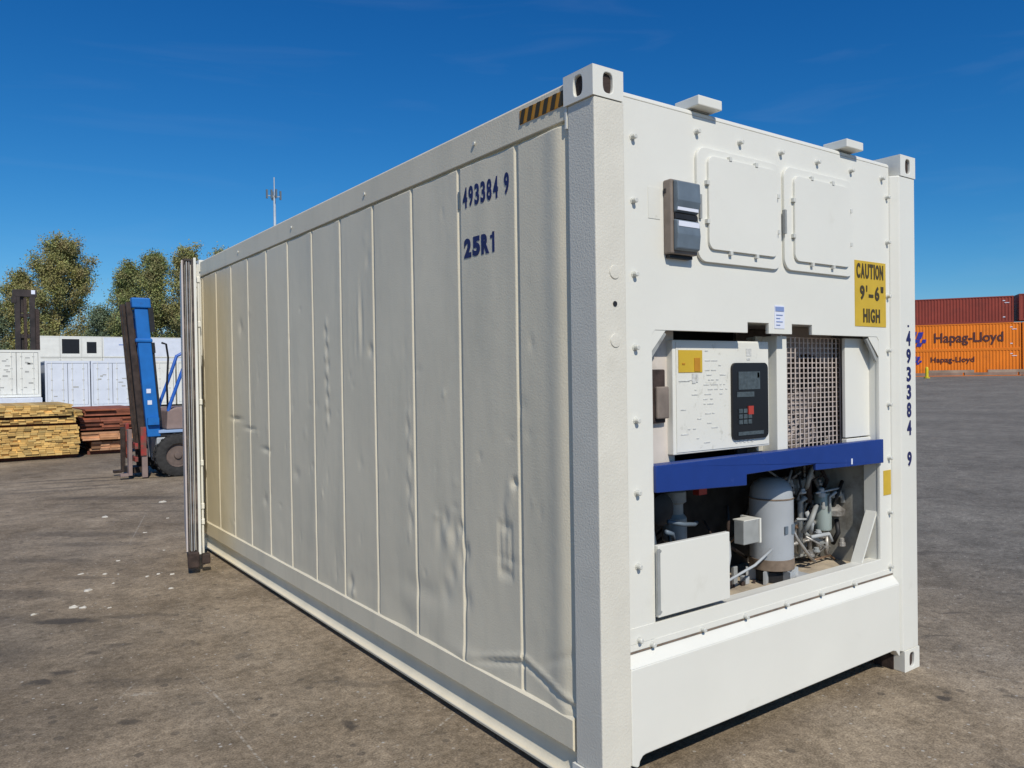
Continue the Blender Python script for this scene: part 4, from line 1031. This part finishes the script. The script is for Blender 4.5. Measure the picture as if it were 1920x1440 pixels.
pack('timber_pack', 'bright orange brown boards in the middle of the red timber stack', PALEW, .36, 1.45, 17.9, 2.6, .345, .53, .40, .05, 22)
pack('timber_pack', 'dark red brown boards, second from the top of the red stack', REDW, .33, 1.50, 17.95, 2.6, .58, .86, .45, .05, 23, jit=.06)
pack('timber_pack', 'thin deep red boards on top of the red timber stack', REDW, .42, 1.60, 17.9, 2.6, .905, 1.06, .60, .04, 24, jit=.06)
def bearers(zs_, x0, x1, y0, ln, grp, lbl, n=3, m=REDW):
    for z in zs_:
        for k in range(n):
            pass
def bearer(label, x, y, z, L, h, grp):
    mb = MB(); mb.box((0, 0, 0), (L, .09, h), None, (.55, .6, .7)); o = mb.build('timber_bearer', REDW); o.location = (x, y, z); return tag(o, label, 'bearer', grp)
for (x, L, z, h, g_, lb) in ((-2.6, 2.85, .0, .088, 'yellow', 'dark wooden bearer under the tall yellow timber pack'), (-2.6, 2.85, .742, .046, 'yellow', 'dark wooden bearer on the tall yellow timber pack'), (-2.6, 2.75, .902, .051, 'yellow', 'dark wooden bearer under the top yellow timber pack'),
                             (.50, .95, .0, .088, 'red', 'dark wooden bearer under the pale orange boards'), (.42, .95, .302, .041, 'red', 'dark wooden bearer on the pale orange boards'), (.40, 1.05, .532, .046, 'red', 'dark wooden bearer on the bright orange brown boards'), (.44, 1.0, .862, .041, 'red', 'dark wooden bearer under the thin deep red boards')):
    for yy in (17.72, 19.6): bearer(lb, x, (yy if g_ == 'yellow' else yy+.4), z, L, h, 'bearers between the %s timber packs' % g_)

# ------------------------------------------------------------------ forklift
parent_local[0] = True
FK = thing('forklift', 'blue forklift with greasy dark mast and red fork carriage beside the timber', 'forklift', (.70, 12.4, 0))
LEAN = -.075
def mastbar(mb, x, y, z0, z1, w, d):
    a = Vector((x+LEAN*(z0-.9), y, z0)); b = Vector((x+LEAN*(z1-.9), y, z1))
    mb.rings([[a+Vector((-w/2, -d/2, 0)), a+Vector((w/2, -d/2, 0)), a+Vector((w/2, d/2, 0)), a+Vector((-w/2, d/2, 0))], [b+Vector((-w/2, -d/2, 0)), b+Vector((w/2, -d/2, 0)), b+Vector((w/2, d/2, 0)), b+Vector((-w/2, d/2, 0))]])
mb = MB()
for y in (.06, .74): mastbar(mb, .115, y, .72, 2.95, .215, .09)
mb.box((-.12, .105, 2.80), (.10, .695, 2.95)); mb.box((-.0, .105, 1.55), (.18, .695, 1.65))
mb.build('outer_mast', FLB, FK, bevel=.012)
mb = MB(); mastbar(mb, .120, .06, 2.955, 3.13, .30, .16); mastbar(mb, .11, .055, 2.36, 2.43, .27, .12); mb.build('mast_head', FLB, FK, bevel=.02)
mb = MB(); mb.box((.02, -.06, .93), (.20, -.0, 1.05)); 
mb.build('mast_foot_bracket', FLB, FK)
mb = MB()
for z in (1.28, 1.48): mb.box((.06+LEAN*(z-.9), .008, z), (.13+LEAN*(z-.9), .0145, z+.075))
mb.build('white_sticker', PAPER, FK, each=True)
mb = MB()
for y in (.16, .66): mastbar(mb, -.055, y, .10, 3.06, .09, .07)
mb.box((-.25, .20, 2.9), (-.17, .62, 3.02)); mb.box((-.07, .20, .5), (.02, .62, .6)); mb.build('inner_mast', FLD, FK)
mb = MB(); mastbar(mb, -.12, .28, .5, 3.02, .04, .05); mastbar(mb, -.12, .52, .5, 3.02, .04, .05); mastbar(mb, -.01, .24, .4, 2.6, .06, .06); mb.build('lift_chain', FLD, FK, each=True)
mb = MB(); mastbar(mb, .26, .04, 2.55, 2.98, .08, .10); mastbar(mb, .25, .04, 2.18, 2.36, .05, .06); mastbar(mb, .245, .06, 1.0, 2.36, .035, .06); mb.build('hose_reel', BLACK, FK, each=True)
mb = MB(); mb.tube([(.30, .1, 2.36), (.38, .15, 2.34), (.42, .2, 2.1), (.40, .25, 1.6), (.42, .3, 1.1)], .018, 6); mb.build('hydraulic_hose', BLACK, FK, smooth=True)
cg = MB().box((-.18, .02, .52), (-.13, 1.0, .62)).box((-.18, .02, .30), (-.13, 1.0, .38)).box((-.185, .86, .36), (-.125, .96, .93)).build('fork_carriage', FLR, FK, bevel=.008)
for y in (.10, .78):
    mb = MB(); mb.box((-.27, y, .06), (-.21, y+.13, .86)); mb.box((-1.30+.9, y, .05), (-.27, y+.13, .10)); mb.build('fork', FLT if y < .5 else FLD, cg, bevel=.006)
mb = MB(); mb.box((-.09, .005, .40), (.0, .03, .90)); mb.build('carriage_guard', FLR, FK, bevel=.005, each=True)
MB().box((-.07, .03, .02), (.02, .08, .52)).build('mast_foot', FLT, FK, bevel=.005)
mb = MB(); mb.box((-.24, .30, .08), (-.02, .74, .18)); mb.build('lower_crossbar', FLD, FK)
# chassis and body
mb = MB(); mb.box((.17, .02, .30), (.52, .30, .70)); mb.box((.17, .70, .30), (.52, .98, .70)); mb.box((.20, .30, .25), (2.6, .70, .70)); mb.build('chassis', FLG, FK, bevel=.02)
mb = MB(); mb.box((.20, .0, .775), (1.1, 1.0, .825)); mb.build('step_plate', mat('pale_blue_paint', (.30, .42, .62), .5), FK, bevel=.008)
mb = MB(); mb.box((.20, .03, .71), (1.0, .97, .765)); mb.build('under_plate', BLACK, FK)
MB().extr([(.34, .83), (.36, 1.16), (.52, 1.22), (.70, 1.22), (.70, .83)], 'y', .05, .95).build('dashboard', FLT, FK, bevel=.02)
mb = MB(); mb.extr([(1.3, .83), (1.3, 1.15), (2.5, 1.15), (2.7, .95), (2.7, .40), (2.5, .35), (1.3, .35)], 'y', .02, .98); mb.build('counterweight', FLB, FK, bevel=.05)
mb = MB()
for y in (.08, .92):
    mb.tube([(.42, y, 1.30), (.62, y, 1.85), (.72, y, 2.15), (.85, y, 2.22)], .03, 8); mb.tube([(.85, y, 2.22), (1.9, y, 2.20), (2.05, y, 1.15)], .03, 8); mb.tube([(.42, y, 1.30), (.38, y, 1.15)], .03, 8)
for k in range(6): mb.tube([(.9+k*.18, .08, 2.225), (.9+k*.18, .92, 2.225)], .018, 6)
mb.build('overhead_guard', mat('guard_blue', (.02, .12, .50), .4), FK, smooth='angle')
mb = MB(); mb.box((1.35, .25, 1.155), (1.85, .75, 1.30)); mb.box((1.75, .25, 1.30), (1.88, .75, 1.75)); mb.build('seat', BLACK, FK, bevel=.04)
for x, r, name in ((.50, .375, 'front'), (2.15, .29, 'rear')):
    for y, s in ((-.06, -1), (.84, 1)):
        w_ = MB(); w = .24
        pr = [(r*.56, 0), (r*.60, -.005), (r*.86, -.004), (r*.97, .015), (r, .05), (r, w-.05), (r*.97, w-.015), (r*.86, w+.004), (r*.60, w+.005), (r*.56, w)]
        if name == 'rear' and s < 0: pass
        w_.lathe((x, y-.02, r), pr, 36, 'y', cap=False); wh = w_.build('wheel', TYRE, FK, smooth='angle')
        mb = MB()
        for k in range(22):
            a = 2*math.pi*k/22; T_ = Matrix.Translation((x, y-.02+w/2, r)) @ Matrix.Rotation(a, 4, 'Y'); mb.box((r*.985, -w/2+.012, -.018), (r*1.0+.012, -.01, .018), T_); mb.box((r*.985, .01, .02), (r*1.0+.012, w/2-.012, .056), T_)
        mb.build('tread', TYRE, wh)
        mb = MB(); yy = y+.02 if s < 0 else y+w-.06; mb.lathe((x, yy, r), [(.0+.03, -.03*1), (.06, -.028), (.07, 0), (r*.50, .01), (r*.55, -.02), (r*.555, .02), (.03, .04)], 24, 'y'); mb.build('rim', mat('dusty_rim', (.14, .105, .09), .7, var=.3, vscale=9), wh, smooth='angle')
parent_local[0] = False

# ------------------------------------------------------------------ dark container handler behind the white containers
parent_local[0] = True
CH = thing('container_handler', 'dark container handler whose black mast rises above the cream container at left', 'handler truck', (1.90, 66.2, 0), 0)
mb = MB()
for x in (0, .95): mb.box((x, 0, .3), (x+.34, .45, 8.1))
mb.box((-.12, -.02, 8.1), (1.42, .5, 8.62)); mb.box((.34, .1, 6.6), (.95, .4, 6.85)); mb.box((.34, .1, 5.0), (.95, .4, 5.3)); mb.box((.34, .1, 3.6), (.95, .4, 3.95)); mb.box((.34, .2, 6.9), (.62, .3, 8.1)); mb.box((.34, .25, 3.95), (.55, .3, 5.0)); mb.box((-.2, -.05, 7.6), (.1, .4, 8.1)); mb.build('mast', MASTD, CH, bevel=.02)
mb = MB(); mb.box((.55, -.03, 4.1), (.75, .2, 8.0)); mb.box((1.30, -.1, 4.0), (1.55, .3, 7.2)); mb.build('lift_cylinder', RUST, CH, each=True)
mb = MB(); mb.box((1.05, -.08, 8.30), (1.30, -.025, 8.60)); mb.build('work_light', PAPER, CH)
mb = MB(); mb.box((-.3, -.5, 1.0), (1.7, -.05, 2.3)); mb.build('spreader_frame', RUST, CH)
mb = MB(); mb.box((-.6, .6, .7), (1.9, 6.5, 2.2)); mb.build('chassis', MASTD, CH, bevel=.1)
mb = MB(); mb.box((-.1, 2.2, 2.2), (1.5, 3.9, 3.9)); mb.build('cab', MASTD, CH, bevel=.1)
for x in (-1.0, 1.7):
    for y in (1.5, 5.6): MB().lathe((x, y, .8), [(.4, 0), (.76, .02), (.80, .1), (.80, .5), (.76, .58), (.4, .6)], 24, 'x').build('wheel', TYRE, CH, smooth='angle')
parent_local[0] = False

# ------------------------------------------------------------------ antenna mast
parent_local[0] = True
AM = thing('antenna_mast', 'thin pale antenna mast rising behind the white container', 'mast', (40.6, 121.5, 0))
mb = MB(); mb.tube([(0, 0, 0), (0, 0, 20), (0, 0, 31.0)], [.35, .28, .18], 8); mb.build('pole', STEEL, AM, smooth=True)
mb = MB(); mb.tube([(0, 0, 31.0), (0, 0, 34.0)], .10, 6); mb.build('whip_antenna', STEEL, AM)
mb = MB(); mb.box((-1.2, -.06, 30.9), (1.1, .06, 31.03)); mb.box((-.06, -1.0, 30.9), (.06, 1.0, 31.03)); mb.build('crossarm', STEEL, AM, each=True)
mb = MB()
for x, y in ((-1.2, 0), (1.0, 0), (0, -.9), (0, .9), (-.55, -.3)): mb.box((x-.13, y-.12, 30.5), (x+.13, y+.12, 31.9))
mb.build('panel_antenna', mat('antenna_dark', (.12, .15, .18), .5), AM, each=True)
parent_local[0] = False

# ------------------------------------------------------------------ trees
def tree(label, x, y, H, Wd, m, seed, base=2.0, n=5200, leaf=.31, dens=1.0, lean=0):
    rn = random.Random(seed); parent_local[0] = True
    t = thing('tree', label, 'tree', (x, y, 0), 0, 'trees beyond the containers')
    tb = MB(); cb_ = MB(); cl = cb_.bm.loops.layers.float_color.new('Col')
    tp = [(0, 0, 0)]; 
    for k in range(1, 9): f = k/8; tp.append((lean*f+.25*math.sin(f*5+seed), .2*math.cos(f*4+seed), H*.93*f))
    tb.tube(tp, [.30*(1-.9*k/8)*H/22+.03 for k in range(9)], 7)
    tips = []
    nl = int(26*dens)
    for k in range(nl):
        f = .12+.84*((k+rn.random())/nl); a = rn.uniform(0, 2*math.pi)
        i = min(7, int(f*8)); p0 = Vector(tp[i]).lerp(Vector(tp[i+1]), f*8-i)
        prof = math.sin(min(1, (f*1.02))**.75*math.pi)**.6 if f < 1 else .1
        ln = Wd*.5*max(.22, prof)*rn.uniform(.6, 1.08)
        rise = rn.uniform(.5, 1.3)*ln*(.7+.5*f)
        p3 = p0+Vector((math.cos(a)*ln, math.sin(a)*ln, min(rise, H-p0.z)))
        pm = p0.lerp(p3, .5)+Vector((math.cos(a)*ln*.1, math.sin(a)*ln*.1, -.1*ln))
        tb.tube([p0, pm, p3], [.10, .06, .02], 5)
        for q in range(7):
            f2 = rn.uniform(.3, 1.08); c = (p0.lerp(pm, f2*2) if f2 < .5 else pm.lerp(p3, f2*2-1))
            c = c+Vector((rn.gauss(0, .55), rn.gauss(0, .55), rn.gauss(0.3, .6)))
            tb.tube([pm.lerp(p3, min(1, f2*.8)), c], [.03, .012], 4)
            tips.append((c, rn.uniform(.55, 1.15), rn.uniform(.74, 1.26)))
    for k in range(10): tips.append((Vector((lean+rn.gauss(0, Wd*.07), rn.gauss(0, .7), H*rn.uniform(.86, .985))), .6, rn.uniform(.7, 1.3)))
    per = max(6, int(7.0*n/len(tips)))
    for c, s_, v in tips:
        if c.z < base: continue
        hue = rn.uniform(-.11, .11)
        for q in range(per):
            p = c+Vector((rn.gauss(0, .62*s_), rn.gauss(0, .62*s_), rn.gauss(0, .70*s_)))
            nrm = Vector((rn.gauss(0, 1), rn.gauss(0, 1), rn.gauss(.4, 1))).normalized(); u = nrm.orthogonal().normalized(); w = nrm.cross(u)
            L1 = leaf*rn.uniform(.5, 1.1); L2 = L1*rn.uniform(.5, .9)
            fc = cb_.bm.faces.new([cb_.bm.verts.new(p+u*L1*.5), cb_.bm.verts.new(p+w*L2*.5), cb_.bm.verts.new(p-u*L1*.5), cb_.bm.verts.new(p-w*L2*.5)])
            vv = v*rn.uniform(.82, 1.18)
            for lp in fc.loops: lp[cl] = (vv*(1+hue), vv, vv*(1-hue), 1)
    me = D.meshes.new('crown'); cb_.bm.to_mesh(me); cb_.bm.free()
    tb.build('trunk', BARK, t)
    link('crown', me, m, t)
    parent_local[0] = False
    return t
tree('tallest olive green tree, broad crown left of the blue forklift', 12.9, 147.5, 25.9, 11.5, LEAF1, 3, n=11000, dens=1.9)
tree('narrow tree directly behind the black handler mast', 7.6, 151.0, 20.6, 5.5, LEAF1, 5, n=5000)
tree('lowest tree at the left picture edge', 4.2, 152.9, 15.0, 6.0, LEAF3, 6, n=4200)
tree('light bushy tree closing the gap between the two tree clumps', 18.6, 143.5, 13.5, 6.5, LEAF3, 7, n=4200, base=1)
tree('slim bluish tree at the left of the right clump', 22.4, 140.5, 21.8, 5.2, LEAF2, 8, n=4600)
tree('rounded tree behind the blue mast top', 26.0, 138.2, 23.6, 7.8, LEAF2, 9, n=7500, dens=1.4)
tree('brownish tree just left of the open door top', 30.3, 135.0, 24.2, 7.2, LEAF1, 10, n=7000, dens=1.3)
tree('tree whose tip shows above the container roof edge', 34.8, 131.9, 23.7, 6.0, LEAF1, 12, n=4500)

# ------------------------------------------------------------------ scraps on the asphalt
SC = mat('white_scrap', (.55, .52, .46), .7, var=.1, vscale=30)
sp = [(-1.129, 5.536, .035), (-.959, 5.399, .03), (-.865, 5.323, .02), (-1.157, 4.885, .05), (-1.257, 4.373, .045), (-1.321, 4.424, .05), (-.951, 5.009, .02), (-1.096, 4.244, .025), (-1.569, 4.405, .04), (-.777, 5.884, .03), (-.584, 5.095, .03), (-.606, 4.523, .028), (-.685, 5.061, .03), (-.487, 5.016, .032), (.332, 9.391, .06), (-.33, 6.094, .02), (-.30, 7.2, .03), (-.5, 8.6, .05), (.1, 8.0, .03)]
for i, (x, y, s_) in enumerate(sp):
    rn = random.Random(i+40); mb = MB(); n_ = 7; top = []; bot = []
    a0 = rn.uniform(0, 6)
    for k in range(n_):
        a = a0+2*math.pi*k/n_; q = .62*s_*rn.uniform(.55, 1.2); v = Vector((math.cos(a)*q*1.25, math.sin(a)*q*.8, 0)); bot.append(v+Vector((0, 0, .001))); top.append(v*rn.uniform(.6, .85)+Vector((0, 0, s_*rn.uniform(.15, .4))))
    mb.rings([bot, top]); o = mb.build('scrap', SC); o.location = (x, y, 0)
    tag(o, 'small white scrap scattered on the asphalt left of the open door', 'litter', 'white scraps on the asphalt')
